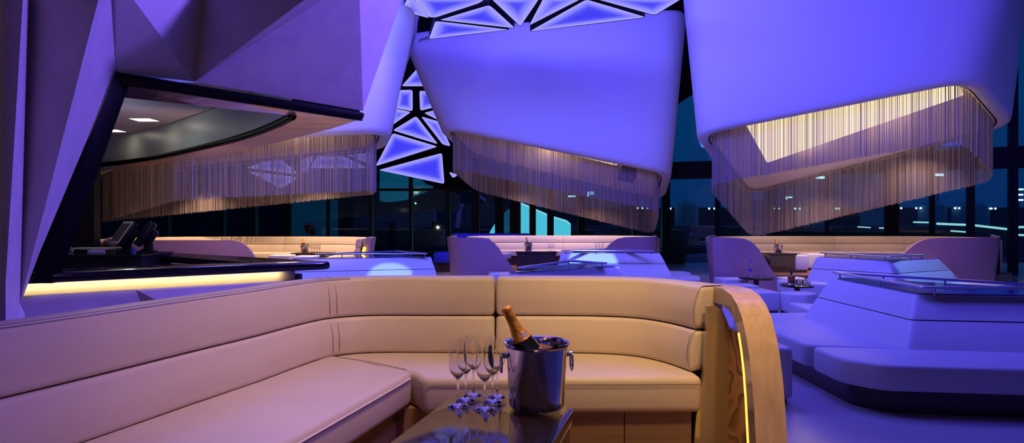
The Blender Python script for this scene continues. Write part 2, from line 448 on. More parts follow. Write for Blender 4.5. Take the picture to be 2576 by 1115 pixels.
# neighbouring dark glass block outside the left windows
tb = thing('glass_block', 'dim teal glass block and painted window reflection behind the left booth', 'building', (-12, 40, -9))
plate('facade', [P(735, 950, 40), P(735, 500, 40), P(818, 500, 40), P(818, 950, 40)], 3, emat('teal_facade', (.001, .040, .10), .6), tb)
plate('pod_reflection', [P(955, 490, 40), P(955, 430, 40), P(1075, 440, 40), P(1075, 470, 40), P(1000, 500, 40), P(955, 506, 40)], 3, emat('teal_reflection', (.004, .09, .17), 1.0), tb)  # glowing plate imitating the pod's reflection in the window

# ================================================================ HANGING PODS
def pod(label, rim4, top4, inner4, rr=.55, rt=.9):
    rim = rpoly(rim4, rr); N = len(rim)
    cen = sum((p for p in rim), Vector()) / N
    nr = []
    for i in range(N):
        d = rim[(i + 1) % N] - rim[i - 1]; q = Vector((d.y, -d.x, 0)).normalized()
        if q.dot(rim[i] - cen) < 0: q = -q
        nr.append(q)
    def ring(o, dz): return [rim[i] + nr[i] * o + Vector((0, 0, dz)) for i in range(N)]
    top = rpoly(top4, rt)
    ob = ring(.27, .10)
    rings = [ring(.0, .10), ring(0, .0), ring(.03, -.03), ring(.12, -.045), ring(.2, -.02), ring(.25, .03), ob]
    for s in (.1, .3, .6, .9): rings.append([ob[i].lerp(top[i], s) for i in range(N)])
    tc_ = sum((p for p in top), Vector()) / N
    rings.append([top[i].lerp(tc_, .0) for i in range(N)])
    rings.append([top[i].lerp(tc_, .03) + Vector((0, 0, .10)) for i in range(N)])
    rings.append([top[i].lerp(tc_, .10) + Vector((0, 0, .14)) for i in range(N)])
    base = thing('ceiling_pod', label, 'ceiling pod', (cen.x, cen.y, cen.z))
    v, f = loft(rings, False, True); sh = mesh('shell', v, f, M['pod'], base, smooth=True)
    inn = rpoly(inner4, .06)
    v, f = loft([ring(-.005, .02), [ring(0, .05)[i].lerp(inn[i], .5) for i in range(N)], inn]); mesh('lining', v, f, M['podin'], base, smooth=True)
    up = [p + Vector((0, 0, .04)) for p in inn]
    v, f = loft([inn, up], True, True); mesh('light_panel', v, f, M['warm'], base)
    tube('shadow_gap', [p + Vector((0, 0, -.005)) for p in ring(-.012, 0)], .014, M['blackm'], base, 6, True)
    return base, rim, nr
def curtain(rim, nr, L, label, spacing=.0094, jit=.001):
    N = len(rim); pts = [rim[i] - nr[i] * .06 for i in range(N)]; pts.append(pts[0])
    vs = []; fs = []; s = 0.0; nxt = 0.0
    for i in range(N):
        a, b = pts[i], pts[i + 1]; l = (b - a).length
        while nxt < s + l:
            p = a.lerp(b, (nxt - s) / l) if l > 0 else a
            w_ = random.choice((.0024, .003, .0036, .0042, .005)); ln = L + random.uniform(-.02, .02); ph = random.uniform(0, 6.28)
            off = -nr[i] * random.uniform(0, .03); p = p + off
            k = len(vs)
            for z in (.03, -ln):
                for q in range(3):
                    an = q * 2.0944 + ph
                    vs.append(Vector((p.x + w_ * math.cos(an), p.y + w_ * math.sin(an), p.z + z)))
            for q in range(3): fs.append((k + q, k + (q + 1) % 3, k + 3 + (q + 1) % 3, k + 3 + q))
            nxt += spacing + random.uniform(-jit, jit)
        s += l
    me = bpy.data.meshes.new('bead_curtain'); me.from_pydata([tuple(v) for v in vs], [], fs); me.materials.append(M['curtain'])
    o = bpy.data.objects.new('bead_curtain', me); COL.objects.link(o)
    tag(o, label, 'bead curtain', 'bead curtains under the ceiling pods', 'stuff'); return o
V = Vector
# right pod
A, B, C, D = P(1768, 335, 13.6), P(2425, 205, 12.4), P(2522, 318, 13.7), P(1885, 486, 15.9)
T = [V((A.x - .98, A.y - .5, 8.3)), V((B.x + 1.15, B.y - .5, 8.3)), V((C.x + 1.3, C.y + .6, 8.3)), V((D.x - .6, D.y + .7, 8.3))]
I = [P(1862, 288, 13.4), P(2408, 196, 12.9), P(2424, 240, 13.3), P(1930, 410, 15.0)]
pr, rimr, nrr = pod('large white pod at the right with its lit ceiling showing through the curtain', [A, B, C, D], T, I, .5)
curtain(rimr, nrr, 1.2, 'brown bead curtain hanging in a ring under the right pod')
# centre pod
A, B, C, D = P(1120, 322, 16.0), P(1668, 434, 16.0), P(1650, 503, 17.9), P(1190, 392, 18.0)
T = [V((A.x - 1.3, A.y - .3, 6.45)), V((B.x + .60, B.y - .3, 7.15)), V((C.x + .9, C.y + .6, 7.5)), V((D.x - 1.0, D.y + .6, 6.8))]
I = [P(1230, 300, 16.6), P(1560, 378, 16.6), P(1552, 417, 17.2), P(1290, 354, 17.2)]
pc, rimc, nrc = pod('white pod at the centre tapering down over the centre booth', [A, B, C, D], T, I, .5, .7)
curtain(rimc, nrc, 1.05, 'mauve bead curtain hanging in a ring under the centre pod')
v, f = boxg(-.23, .23, -.16, .16, -.22, .22); sk = P(1578, 434, 16.7)
tb = thing('loudspeaker', 'dark box loudspeaker hung inside the rim of the centre pod', 'loudspeaker', sk)
mt = Matrix.Translation(sk) @ Matrix.Rotation(R(12), 4, 'Y') @ Matrix.Rotation(R(-25), 4, 'X')
mesh('cabinet', [mt @ V(q) for q in v], f, M['till'], tb, bevel=.02)
tube('bracket', [sk + V((0, 0, .2)), sk + V((0, 0, .55))], .03, M['blackm'], tb)
# left pod
A, B, C, D = P(436, 358, 12.4), P(957, 333, 12.4), P(943, 372, 15.3), P(240, 448, 16.0)
T = [V((A.x - .6, A.y - .6, 7.3)), V((B.x + 1.0, B.y - .3, 7.3)), V((C.x + 1.2, C.y + .8, 7.6)), V((D.x - .6, D.y + .5, 7.3))]
I = [P(560, 320, 13.2), P(880, 305, 13.2), P(870, 322, 14.4), P(520, 340, 14.4)]
pl, riml, nrl = pod('white pod at the left, mostly hidden behind the faceted bar canopy', [A, B, C, D], T, I, .45, .9)
curtain(riml, nrl, 1.2, 'golden bead curtain hanging under the left pod beyond the bar')
# conduits by the pods
o = tube('conduit', [P(1082, 92, 15.6), P(1058, 100, 15.7), P(1046, 120, 15.8), P(1048, 140, 15.9), P(1062, 156, 16.0)], .025, M['cable']); tag(o, 'thin grey hoop curving round the top left of the centre pod', 'pipe')
o = tube('conduit', [P(1050, 38, 14.6), P(1046, 80, 14.6), P(1034, 125, 14.6), P(1022, 160, 14.6)], .028, M['cable']); tag(o, 'thin grey cable dropping beside the left pod', 'pipe')

# ================================================================ EDGE-LIT TRIANGLE PANELS
def lightpanel(pts, label, group, inward, th=.10, rr=.12, led=.24):
    """pts: 3-D polygon; subdivided radially so the skin brightens near its LED edge"""
    ring = rpoly(pts, rr, 4, 6); N = len(ring); cen = sum(ring, Vector()) / N
    # keep every inner ring parallel to the edge: distance to edges
    edges = [(Vector(pts[i]), Vector(pts[(i + 1) % len(pts)])) for i in range(len(pts))]
    def dist(p):
        return min(((p - a) - (b - a).normalized() * (p - a).dot((b - a).normalized())).length for a, b in edges)
    inc = max(pts and [dist(cen)])
    # incentre by search
    best = cen; bd = dist(cen); bd0 = bd
    step = bd * .5
    u = (Vector(pts[1]) - Vector(pts[0])).normalized(); nn = (Vector(pts[1]) - Vector(pts[0])).cross(Vector(pts[2]) - Vector(pts[0])).normalized(); w_ = nn.cross(u)
    while step > .004:
        imp = False
        for d in (u, -u, w_, -w_):
            q = best + d * step
            if dist(q) > bd and (q - cen).length < bd0 * 1.6: best, bd, imp = q, dist(q), True
        if not imp: step *= .5
    fr = [0, .06, .12, .2, .3, .4, .5, .6, .7, .8, .9]
    if nn.dot(inward) < 0: nn = -nn
    vs = []; ed = []
    for s in fr:
        for p in ring:
            q = p.lerp(best, s); vs.append(q - nn * .0); ed.append(q)
    vs.append(best)
    fs = []
    for i in range(len(fr) - 1):
        for k in range(N): fs.append((i * N + k, i * N + (k + 1) % N, (i + 1) * N + (k + 1) % N, (i + 1) * N + k))
    L_ = (len(fr) - 1) * N
    for k in range(N): fs.append((L_ + k, L_ + (k + 1) % N, len(vs) - 1))
    base = thing('light_panel', label, 'light panel', tuple(best), group)
    o = mesh('lit_skin', vs, fs, M['lp'], base, smooth=True)
    at = o.data.attributes.new('edge', 'FLOAT', 'POINT')
    for i, vv in enumerate(o.data.vertices):
        d = dist(Vector(vv.co)); at.data[i].value = max(0.0, min(1.0, 1.0 - d / led))
    v, f = loft([[p + (p - best).normalized() * .012 + nn * -.01 for p in ring], [p + (p - best).normalized() * .012 + nn * th for p in ring]], False, True)
    mesh('housing', v, f, M['frame'], base)
CZ = 6.1
A_ = [([(1010, 27), (1030, -14), (1047, -6), (1080, 46)], 'leftmost of the ceiling panels, a small kite at the top'),
      ([(1040, -6), (1225, -6), (1205, 8), (1095, 44), (1078, 43)], 'wide panel cut by the top edge of the photo left of centre'),
      ([(1231, 12), (1104, 50), (1296, 71)], 'triangle panel second row, pointing up to the dark node'),
      ([(1096, 52), (1079, 98), (1284, 74)], 'long flat triangle panel lowest at the left of the ceiling'),
      ([(1236, -3), (1358, -6), (1309, 66)], 'downward pointing triangle panel at the top centre'),
      ([(1368, -6), (1468, -6), (1331, 64)], 'narrow slanting triangle panel right of the downward pointing one'),
      ([(1475, -2), (1626, 43), (1331, 79)], 'largest triangle panel of the ceiling over the centre pod'),
      ([(1480, -8), (1716, -4), (1647, 38)], 'rightmost triangle panel of the ceiling touching the right pod')]
for pts, lb in A_:
    q = [P(a, b, z=CZ) for a, b in pts]
    lightpanel(q, 'glowing violet ' + lb, 'edge-lit triangle panels of the ceiling', V((0, 0, 1)), rr=.1, led=.44, th=.16)
B_ = [([(1050, 172), (1010, 217), (1086, 217)], 'topmost triangle of the upright cluster between the pods'),
      ([(1004, 227), (1038, 226), (1038, 280), (995, 272)], 'four sided panel left of the dark upright bar'),
      ([(1055, 228), (1085, 231), (1100, 268), (1057, 279)], 'four sided panel right of the dark upright bar'),
      ([(992, 273), (1034, 282), (985, 316)], 'small triangle left below the four sided panel'),
      ([(1066, 284), (1096, 277), (1102, 302)], 'small triangle at the rim of the centre pod'),
      ([(1047, 292), (988, 328), (1102, 363)], 'triangle in the middle of the upright cluster'),
      ([(1059, 293), (1104, 306), (1134, 368), (1114, 364)], 'slanting panel beside the left edge of the centre pod'),
      ([(988, 335), (1101, 369), (945, 418)], 'large triangle second from the bottom of the upright cluster'),
      ([(1112, 385), (952, 428), (1118, 463)], 'large bottom triangle of the upright cluster'),
      ([(1129, 432), (1152, 440), (1139, 449)], 'tiny panel tip below the left end of the centre curtain'),
      ([(620, 422), (700, 396), (755, 440)], 'upper triangle showing through the left bead curtain'),
      ([(625, 432), (752, 446), (708, 474)], 'lower triangle showing through the left bead curtain'),
      ([(780, 423), (798, 394), (860, 392), (925, 423)], 'wide panel showing through the right part of the left bead curtain'),
      ([(875, 390), (938, 384), (932, 414)], 'triangle at the right end of the left bead curtain'),
      ([(755, 404), (790, 392), (770, 434), (752, 430)], 'small panel in the middle of the left bead curtain')]
for i, (pts, lb) in enumerate(B_):
    q = [P(a, b, 19.6) for a, b in pts]
    lightpanel(q, 'glowing violet ' + lb, 'edge-lit triangle panels between the pods', V((0, 1, 0)), rr=.08, led=.26, th=.14)

# ================================================================ NEAR BOOTH
PZ, SZ = .47, .92
v, f = frust([(-3.2, -.5), (.93, -.5), (.93, 2.3), (.95, 3.55), (-1.3, 3.62), (-2.0, 3.1)], [(-3.2, -.5), (.93, -.5), (.93, 2.3), (.95, 3.55), (-1.3, 3.62), (-2.0, 3.1)], 0, PZ)
o = mesh('platform', v, f, M['platform']); tag(o, 'raised walnut platform under the near booth', 'platform', kind='structure')
bp = smoothpath([(-2.25, -.35), (-1.88, .5), (-1.62, 1.2), (-1.36, 1.88), (-1.225, 2.275), (-1.10, 2.62), (-1.03, 2.86), (-.93, 3.10), (-.74, 3.19), (-.45, 3.19), (-.09, 3.19),
                 (.25, 3.185), (.50, 3.16), (.66, 3.09), (.76, 2.96), (.81, 2.84), (.83, 2.78)], 6)
nb = normals2(bp)
# outward = left/back side
cut = min(range(len(bp)), key=lambda i: abs(bp[i].x + .085) + (0 if bp[i].y > 3.1 else 9))
sofa = thing('corner_sofa', 'large cream leather corner sofa in the foreground with channelled two row back', 'sofa', (-.4, 2.9, PZ))
for (a, b) in ((0, cut), (cut, len(bp) - 1)):
    pa = bp[a:b + 1]; na = nb[a:b + 1]
    if a == cut: pa = [pa[0] + (pa[1] - pa[0]).normalized() * .004] + pa[1:]
    else: pa = pa[:-1] + [pa[-1] - (pa[-1] - pa[-2]).normalized() * .004]
    for (o0, o1, z0, z1, ln, nm) in ((0.0, .145, SZ - .005, 1.108, .025, 'lower_back_cushion'), (.03, .17, 1.112, 1.315, .028, 'upper_back_cushion')):
        v, f = sweep_g(pa, na, cushprof(o0, o1, z0, z1, .022, .012, ln), .02); mesh(nm, v, f, M['leather'], sofa, smooth=True)
# seats
fr = [(-1.24, -.35), (-.985, .95), (-.71, 1.94), (-.52, 2.6), (-.465, 2.80)]
i0 = min(range(len(bp)), key=lambda i: (bp[i] - V((-.93, 3.10))).length)
inner = [tuple(bp[i] + nb[i] * .03) for i in range(0, i0 + 1, 3)] + [tuple(bp[i0] + nb[i0] * .03)]
leftpoly = inner + [fr[4]] + fr[:4][::-1]
rp_ = [tuple(bp[i] + nb[i] * .03) for i in range(i0, len(bp) - 3, 3)] + [(.86, 2.80), (.865, 2.70), (.0, 2.69), (-.40, 2.68), (-.455, 2.79)]
v, f = frust(leftpoly, leftpoly, SZ - .16, SZ - .002); mesh('seat_cushion', v, f, M['leather'], sofa, bevel=.03, seg=4)
v, f = frust(rp_, rp_, SZ - .17, SZ - .004); mesh('seat_cushion', v, f, M['leather'], sofa, bevel=.03, seg=4)
# piping
e_ = [(x + .004, y, SZ - .03) for x, y in fr]; e_[-1] = (-.47, 2.77, SZ - .03)
tube('piping', e_, .0035, M['piping'], sofa, 6)
tube('seam', [(-.44, 2.676, SZ - .036), (0, 2.686, SZ - .036), (.855, 2.696, SZ - .036)], .0016, M['stitch'], sofa, 5)
def backline(px_idx, o_l, o_u, dz=0):
    """stitch line running up over both back cushions at a path index"""
    p, n = bp[px_idx], nb[px_idx]
    q = []
    for k in range(9):
        t_ = k / 8; z = lerp(SZ + .02, 1.088, t_); q.append(V((p.x + n.x * (o_l + .025 * t_ - .0125 * math.sin(math.pi * t_)), p.y + n.y * (o_l + .025 * t_ - .0125 * math.sin(math.pi * t_)), z)))
    tube('seam', q, .0018, M['stitch'], sofa, 5)
    q = []
    for k in range(9):
        t_ = k / 8; z = lerp(1.135, 1.292, t_); d = o_u + .028 * t_ - .0125 * math.sin(math.pi * t_); q.append(V((p.x + n.x * d, p.y + n.y * d, z)))
    q.append(V((p.x + n.x * (.065), p.y + n.y * .065, 1.3085))); q.append(V((p.x + n.x * (.09), p.y + n.y * .09, 1.3155))); q.append(V((p.x + n.x * (.17), p.y + n.y * .17, 1.3155)))
    tube('seam', q, .0018, M['stitch'], sofa, 5)
backline(i0, -.001, .029); backline(i0 + 1, -.001, .029)
for off in (.060, .078):
    tube('seam', [V((bp[i].x + nb[i].x * off, bp[i].y + nb[i].y * off, 1.3155 if off > .07 else 1.311)) for i in range(2, i0 + 4)], .0014, M['stitch'], sofa, 5)
tube('seam', [(bp[i0].x, bp[i0].y, SZ - .001), (-.7, 2.97, SZ - .0005), (-.5, 2.82, SZ - .001)], .002, M['stitch'], sofa, 5)
# end seams on the right arm
for (o0, z0, z1, o1) in ((.004, SZ + .02, 1.09, .014), (.034, 1.135, 1.295, .056)):
    e1 = bp[-1]; n1 = nb[-1]; d1 = (bp[-2] - bp[-1]).normalized() * .014
    tube('seam', [V((e1.x + d1.x + n1.x * lerp(o0, o1, k / 6) - n1.x * .014 * math.sin(math.pi * k / 6), e1.y + d1.y + n1.y * lerp(o0, o1, k / 6), lerp(z0, z1, k / 6))) for k in range(7)], .002, M['stitch'], sofa, 5)
# wooden base
bl = [(x - .10, y - .02) for x, y in fr[:-1]] + [(-.50, 2.90)]
base_l = [(-2.1, -.3)] + [(-1.75, 1.0), (-1.3, 2.2), (-1.0, 3.1)] + bl[::-1]
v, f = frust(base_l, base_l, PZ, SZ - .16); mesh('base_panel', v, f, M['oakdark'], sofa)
br_ = [(-.98, 3.12), (.6, 3.1), (.78, 2.95), (.795, 2.76), (-.5, 2.76)]
br1 = [(-.98, 3.12), (.518, 3.12), (.518, 2.76), (-.5, 2.76)]; br2 = [(.523, 3.12), (.66, 3.05), (.80, 2.9), (.83, 2.76), (.523, 2.76)]
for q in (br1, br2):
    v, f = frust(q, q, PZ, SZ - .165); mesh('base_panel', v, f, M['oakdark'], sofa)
# outer wooden shell behind the back
ob_ = [bp[i] + nb[i] * .20 for i in range(0, len(bp) - 9)]
nn_ = nb[:len(ob_)]
v, f = sweep_g(ob_, nn_, [(0, 0.0), (.035, 0.0), (.035, 1.28), (0, 1.28)], 0)
o = mesh('back_shell', v, f, M['oak'], sofa)
# right arm: end panel, arch, burl panel, LED
prof = [(.95, 3.36, 1.288), (.95, 3.2, 1.298), (.95, 2.85, 1.312), (.95, 2.70, 1.316), (.95, 2.60, 1.300), (.95, 2.53, 1.268), (.95, 2.475, 1.22), (.95, 2.43, 1.15), (.95, 2.40, 1.08), (.95, 2.375, 1.0), (.95, 2.355, .90), (.95, 2.335, .757), (.95, 2.30, .5), (.95, 2.26, .25), (.95, 2.22, 0.0)]
rings = []
for i, (x, y, z) in enumerate(prof):
    a = V(prof[max(i - 1, 0)]); b = V(prof[min(i + 1, len(prof) - 1)]); d = (b - a).normalized(); n = V((0, -d.z, d.y))  # pointing inward of the arch
    if n.y < 0 and n.z > 0: n = -n
    n = V((0, abs(d.z), -abs(d.y)))
    p = V((0, y, z)); th = .075
    bend = (0.0 if y < 2.9 else -.55 * (y - 2.9) ** 1.5)
    rings.append([V((.955 + bend, p.y, p.z)), V((1.078 + bend, p.y, p.z)), V((1.078 + bend, p.y + n.y * th, p.z + n.z * th)), V((.955 + bend, p.y + n.y * th, p.z + n.z * th))])
v, f = loft(rings, True, True)
o = arm = mesh('arm', v, f, M['oak'], sofa, smooth=True)
try: o.data.set_sharp_from_angle(angle=R(40))
except Exception: pass
o.data.materials.append(M['gloss'])
for pl_ in o.data.polygons:
    if abs(pl_.normal.x) > .7 and pl_.center.x < 1.0: pl_.material_index = 1
# inner end panel beside cushion (glossy)
zc = lambda px, py, Y=2.74: P(px, py, Y)
pts = [zc(1740, 1190), zc(1752, 1045), zc(1772, 935), zc(1778, 825), zc(1780, 772), zc(1797, 768), zc(1818, 782), zc(1832, 815), zc(1840, 870), zc(1848, 950), zc(1854, 1040), zc(1856, 1190)]
plate('end_panel', pts, .03, M['gloss'], arm)
v, f = boxg(.995, 1.02, 2.50, 3.35, .1, 1.13); mesh('burl_panel', v, f, M['burl'], arm)
q = [V((.962, y + .082 - (0 if z > .9 else 0), z)) for x, y, z in prof[7:13]]
tube('light_strip', q, .012, M['led'], arm, 8)

# ---------------------------------------------------------------- table
TZ = 1.025
a0 = V((-.185, 2.10)); dx = V((.385, -.19)); dy = V((-.145, -.5)).normalized() * 1.5
quad = [a0, a0 + dx, a0 + dx + dy, a0 + dy]
tab = thing('low_table', 'dark glossy box table in front of the near sofa', 'table', (quad[0].x, quad[0].y, PZ))
q = r2([tuple(p) for p in quad], .03)
v, f = frust(q, q, TZ - .035, TZ); mesh('table_top', v, f, M['table'], tab, bevel=.004)
c_ = (quad[0] + quad[2]) / 2
q2 = [tuple(c_ + (p - c_) * .955) for p in quad]
v, f = frust(q2, q2, PZ, TZ - .04); mesh('table_body', v, f, M['tablebody'], tab)
q3 = [tuple(c_ + (V(p) - c_) * .975) for p in q]
tube('edge_trim', [V((p[0], p[1], TZ - .037)) for p in q3], .005, M['steel2'], tab, 6, True)

# ---------------------------------------------------------------- tableware
def make_glass(s=1.0):
    o_ = [(.0335, 0), (.0335, .0015), (.02, .004), (.008, .009), (.0042, .016), (.0036, .03), (.0036, .075), (.005, .083), (.013, .095), (.0225, .108), (.0285, .122), (.0300, .135), (.0290, .155), (.0262, .18), (.0240, .203)]
    i_ = [(.0230, .203), (.0250, .18), (.0279, .155), (.0289, .135), (.0274, .122), (.0214, .109), (.012, .097), (.003, .0885)]
    return lathe_g([(r * s, z * s) for r, z in o_ + i_], 32)
gv, gf = make_glass(1.0)
gproto = mesh('wine_glass', gv, gf, M['glass'], smooth=True); tag(gproto, 'x', 'glass')
spots = [((1152, 1021), 'front left wine glass of the six, on the left of the table'), ((1219.5, 1029), 'front right wine glass of the six, nearest to the camera'),
         ((1171.5, 1006), 'middle left wine glass of the six, just behind the front left one'), ((1239, 1010), 'middle right wine glass of the six, touching the bucket outline'),
         ((1191, 994), 'rear left wine glass of the six, tallest in the photo'), ((1250, 998), 'rear right wine glass of the six, half behind the ice bucket')]
for (px, py), lb in spots: place(gproto, USED, P(px, py, z=TZ + .0005), 'empty stemmed ' + lb, 'wine glasses on the near table')
def make_bucket(label, loc):
    t_ = thing('ice_bucket', label, 'ice bucket', (0, 0, 0))
    r0, r1, h = .0885, .099, .202
    prof = [(r0 - .01, .0), (r0 - .002, .003), (r0, .01), (r1, h - .008), (r1 + .006, h - .005), (r1 + .0085, h), (r1 + .006, h + .004), (r1 - .002, h + .002), (r1 - .005, h - .008), (r0 - .005, .014), (.001, .012)]
    v, f = lathe_g(prof, 64); mesh('body', v, f, M['steel'], t_, smooth=True)
    for s in (-1, 1):
        v, f = boxg(s * (r1 - .004) - .006, s * (r1 - .004) + .006, -.014, .014, h - .055, h - .03)
        k = mesh('handle', *tube_g([(s * (r1 - .006), 0, h - .04), (s * (r1 + .018), 0, h - .036)], .008, 10), M['steel'], t_, smooth=True)
        ring = [(s * (r1 + .016) , .017 * math.sin(a), h - .062 + .028 * math.cos(a)) for a in [j * math.pi / 12 for j in range(24)]]
        tube('ring', ring, .0035, M['steel'], k, 8, True)
    t_.location = loc
    return t_
def make_bottle(label, loc, scale=1.0, tilt=(0, 0)):
    t_ = thing('champagne_bottle', label, 'bottle', (0, 0, 0))
    body = [(.001, .0), (.038, .0), (.043, .006), (.044, .02), (.044, .165), (.0435, .175)]
    sh = [(.0435, .175), (.040, .192), (.033, .213), (.026, .232), (.0215, .25), (.020, .258)]
    v, f = lathe_g(body + sh[1:], 32); b = mesh('body', v, f, M['bottle'], t_, smooth=True)
    foil = [(.0335, .213), (.0265, .232), (.022, .25), (.0180, .27), (.0165, .295), (.0178, .300), (.0178, .304), (.0165, .308), (.018, .318), (.0178, .327), (.014, .332), (.001, .333)]
    v, f = lathe_g(foil, 32); fo = mesh('foil', v, f, M['gold'], t_, smooth=True)
    v, f = lathe_g([(.0445, .10), (.0448, .10), (.0448, .165), (.0445, .165)], 32); mesh('label', v, f, M['goldlab'], t_, smooth=True)
    # oval emblem on the neck foil, round seal on label
    def disc(y0, zc_, rx, rz, rad, m, nm, par, ang=-math.pi / 2):
        vs = [];
        for k in range(20):
            a = 2 * math.pi * k / 20; th = ang + rx * math.cos(a) / rad; z = zc_ + rz * math.sin(a)
            rr_ = rad + y0
            vs.append((rr_ * math.cos(th), rr_ * math.sin(th), z))
        vs.append(((rad + y0 + .0004) * math.cos(ang), (rad + y0 + .0004) * math.sin(ang), zc_))
        mesh(nm, vs, [(k, (k + 1) % 20, 20) for k in range(20)], m, par, smooth=True)
    disc(.0022, .228, .010, .009, .0285, M['paper'], 'emblem', fo, -math.pi / 2 + .5)
    disc(.0008, .150, .012, .011, .0446, M['ink'], 'seal', t_, -math.pi / 2 + .45)
    disc(.0012, .150, .008, .007, .0446, M['goldlab'], 'seal', t_, -math.pi / 2 + .45)
    t_.location = loc; return t_
bc = P(1350, 1021, z=TZ + .0005)
bk_ = make_bucket('large steel ice bucket with ring handles on the near table', bc); bk_.rotation_euler = (0, 0, R(8))
# bottle leans left, its foot inside the bucket
top = P(1271, 772, bc.y - .01); foot = bc + V((.045, .01, .03))
ax = (top - foot).normalized()
bt_ = make_bottle('champagne bottle with gold foil neck leaning in the near ice bucket', foot)
qt = V((0, 0, 1)).rotation_difference(ax); bt_.rotation_mode = 'QUATERNION'; bt_.rotation_quaternion = qt
s_ = (top - foot).length / .333; bt_.scale = (s_, s_, s_)

# ================================================================ ISLAND BANQUETTES ON THE MAIN FLOOR
def island(label, bot, top, seats, plinth, rail, zr=.97, z0=.42, z1=.88, ledge=True, seatz=.2, posts=7):
    c = sum((V((p[0], p[1])) for p in bot), V((0, 0))) / len(bot)
    t_ = thing('island_banquette', label, 'banquette', (c.x, c.y, 0))
    v, f = frust(plinth, plinth, 0, .205); mesh('plinth', v, f, M['dark'], t_)
    for s in seats:
        v, f = frust(r2(s, .12), r2(s, .12), seatz, z0); mesh('seat_cushion', v, f, M['white'], t_, bevel=.03, seg=3, angle=50)
    zs = .66; tm = (zs - z0) / (z1 - z0); mid = lerpoly(bot, top, tm)
    rb, rm, rt = r2(bot, .07), r2(mid, .06), r2(top, .05)
    v, f = frust(rb, rm, z0 - .01, zs - .005); mesh('lower_back_cushion', v, f, M['white'], t_, bevel=.022, seg=3, angle=40)
    v, f = frust(rm, rt, zs + .005, z1); mesh('upper_back_cushion', v, f, M['white'], t_, bevel=.03, seg=3, angle=40)
    cen = sum((V((p[0], p[1])) for p in rail), V((0, 0))) / len(rail)
    ins = [tuple(cen + (V(p) - cen) * .96) for p in top] if False else [tuple(c + (V(p) - c) * .94) for p in top]
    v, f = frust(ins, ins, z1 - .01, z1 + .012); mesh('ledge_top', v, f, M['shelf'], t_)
    if rail:
        ri = r2(rail, .06, 3); 
        # drinks rail: flat band around the island with a glass shelf inside it
        inn = [tuple(cen + (V(p) - cen) * (1 - .16 / max(.2, (V(p) - cen).length))) for p in ri]
        n = len(ri); vs = [V((p[0], p[1], zr)) for p in ri] + [V((p[0], p[1], zr)) for p in inn] + [V((p[0], p[1], zr - .022)) for p in ri] + [V((p[0], p[1], zr - .022)) for p in inn]
        fs = []
        for i in range(n):
            j = (i + 1) % n
            fs += [(i, j, n + j, n + i), (2 * n + i, 3 * n + i, 3 * n + j, 2 * n + j), (i, 2 * n + i, 2 * n + j, j), (n + i, n + j, 3 * n + j, 3 * n + i)]
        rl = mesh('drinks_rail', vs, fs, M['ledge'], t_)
        tube('rail_edge', [V((p[0], p[1], zr - .008)) for p in ri], .013, M['steel2'], rl, 8, True)
        per = []
        for i in range(len(rail)):
            a = V(rail[i]); b = V(rail[(i + 1) % len(rail)]); m_ = max(1, int((b - a).length / .62))
            for k in range(m_): per.append(a.lerp(b, (k + .12) / m_))
        for p in per:
            p = cen + (p - cen) * .965
            tube('post', [(p.x, p.y, z1), (p.x, p.y, zr - .01)], .011, M['steel2'], t_, 8)
    return t_
# near right
island('nearest blue-lit white banquette at the right edge with a metal drinks rail',
       [(3.62, 7.45), (3.69, 5.58), (6.9, 5.12), (6.9, 5.9), (4.4, 8.3)], [(4.10, 7.70), (4.06, 6.0), (6.3, 5.72), (6.3, 5.95), (4.30, 7.85)],
       [[(2.86, 7.8), (2.86, 5.80), (3.75, 5.60), (4.2, 6.4), (4.0, 7.9)], [(2.87, 5.75), (2.87, 5.22), (3.10, 4.97), (7.0, 4.50), (7.0, 5.5), (3.76, 5.62)], [(4.0, 7.7), (4.1, 8.9), (7.5, 6.6), (7.0, 5.6)]],
       r2([(2.98, 7.7), (3.0, 5.25), (3.22, 5.03), (6.9, 4.6), (7.1, 6.4), (4.2, 8.6)], .1), [(4.16, 7.74), (4.09, 5.93), (5.8, 5.72)])
island('bright white banquette behind the nearest one, lit by a white spotlight',
       [(5.95, 12.1), (6.95, 10.75), (9.15, 12.1), (7.9, 13.7)], [(6.25, 12.3), (7.05, 11.15), (8.30, 11.55), (7.6, 12.6)],
       [[(5.7, 12.6), (5.33, 12.05), (5.55, 11.6), (6.15, 11.3), (6.75, 9.9), (7.1, 10.9), (6.1, 12.4)], [(6.8, 9.9), (9.9, 11.6), (9.2, 12.2), (7.0, 10.9)], [(9.9, 11.7), (8.0, 14.6), (7.4, 13.4), (9.1, 12.1)]],
       [(5.8, 12.4), (5.65, 11.8), (6.3, 11.4), (6.9, 10.1), (9.7, 11.7), (7.9, 14.3)], [(6.50, 12.6), (7.0, 11.05), (8.15, 11.68)])
island('light blue banquette in the middle distance with a round spotlight pool on its back',
       [(.95, 13.5), (3.60, 13.3), (2.6, 14.85)], [(1.12, 13.9), (3.46, 13.85), (2.4, 14.5)],
       [[(.5, 14), (.75, 12.65), (2.3, 12.6), (2.4, 13.6)], [(2.35, 12.6), (3.95, 12.5), (4.15, 13.2), (3.2, 14.4), (2.4, 13.6)]],
       [(.7, 13.9), (.9, 12.8), (3.8, 12.65), (4.0, 13.2), (2.8, 14.9)], [(1.1, 13.5), (3.22, 13.35), (2.3, 14.3)])
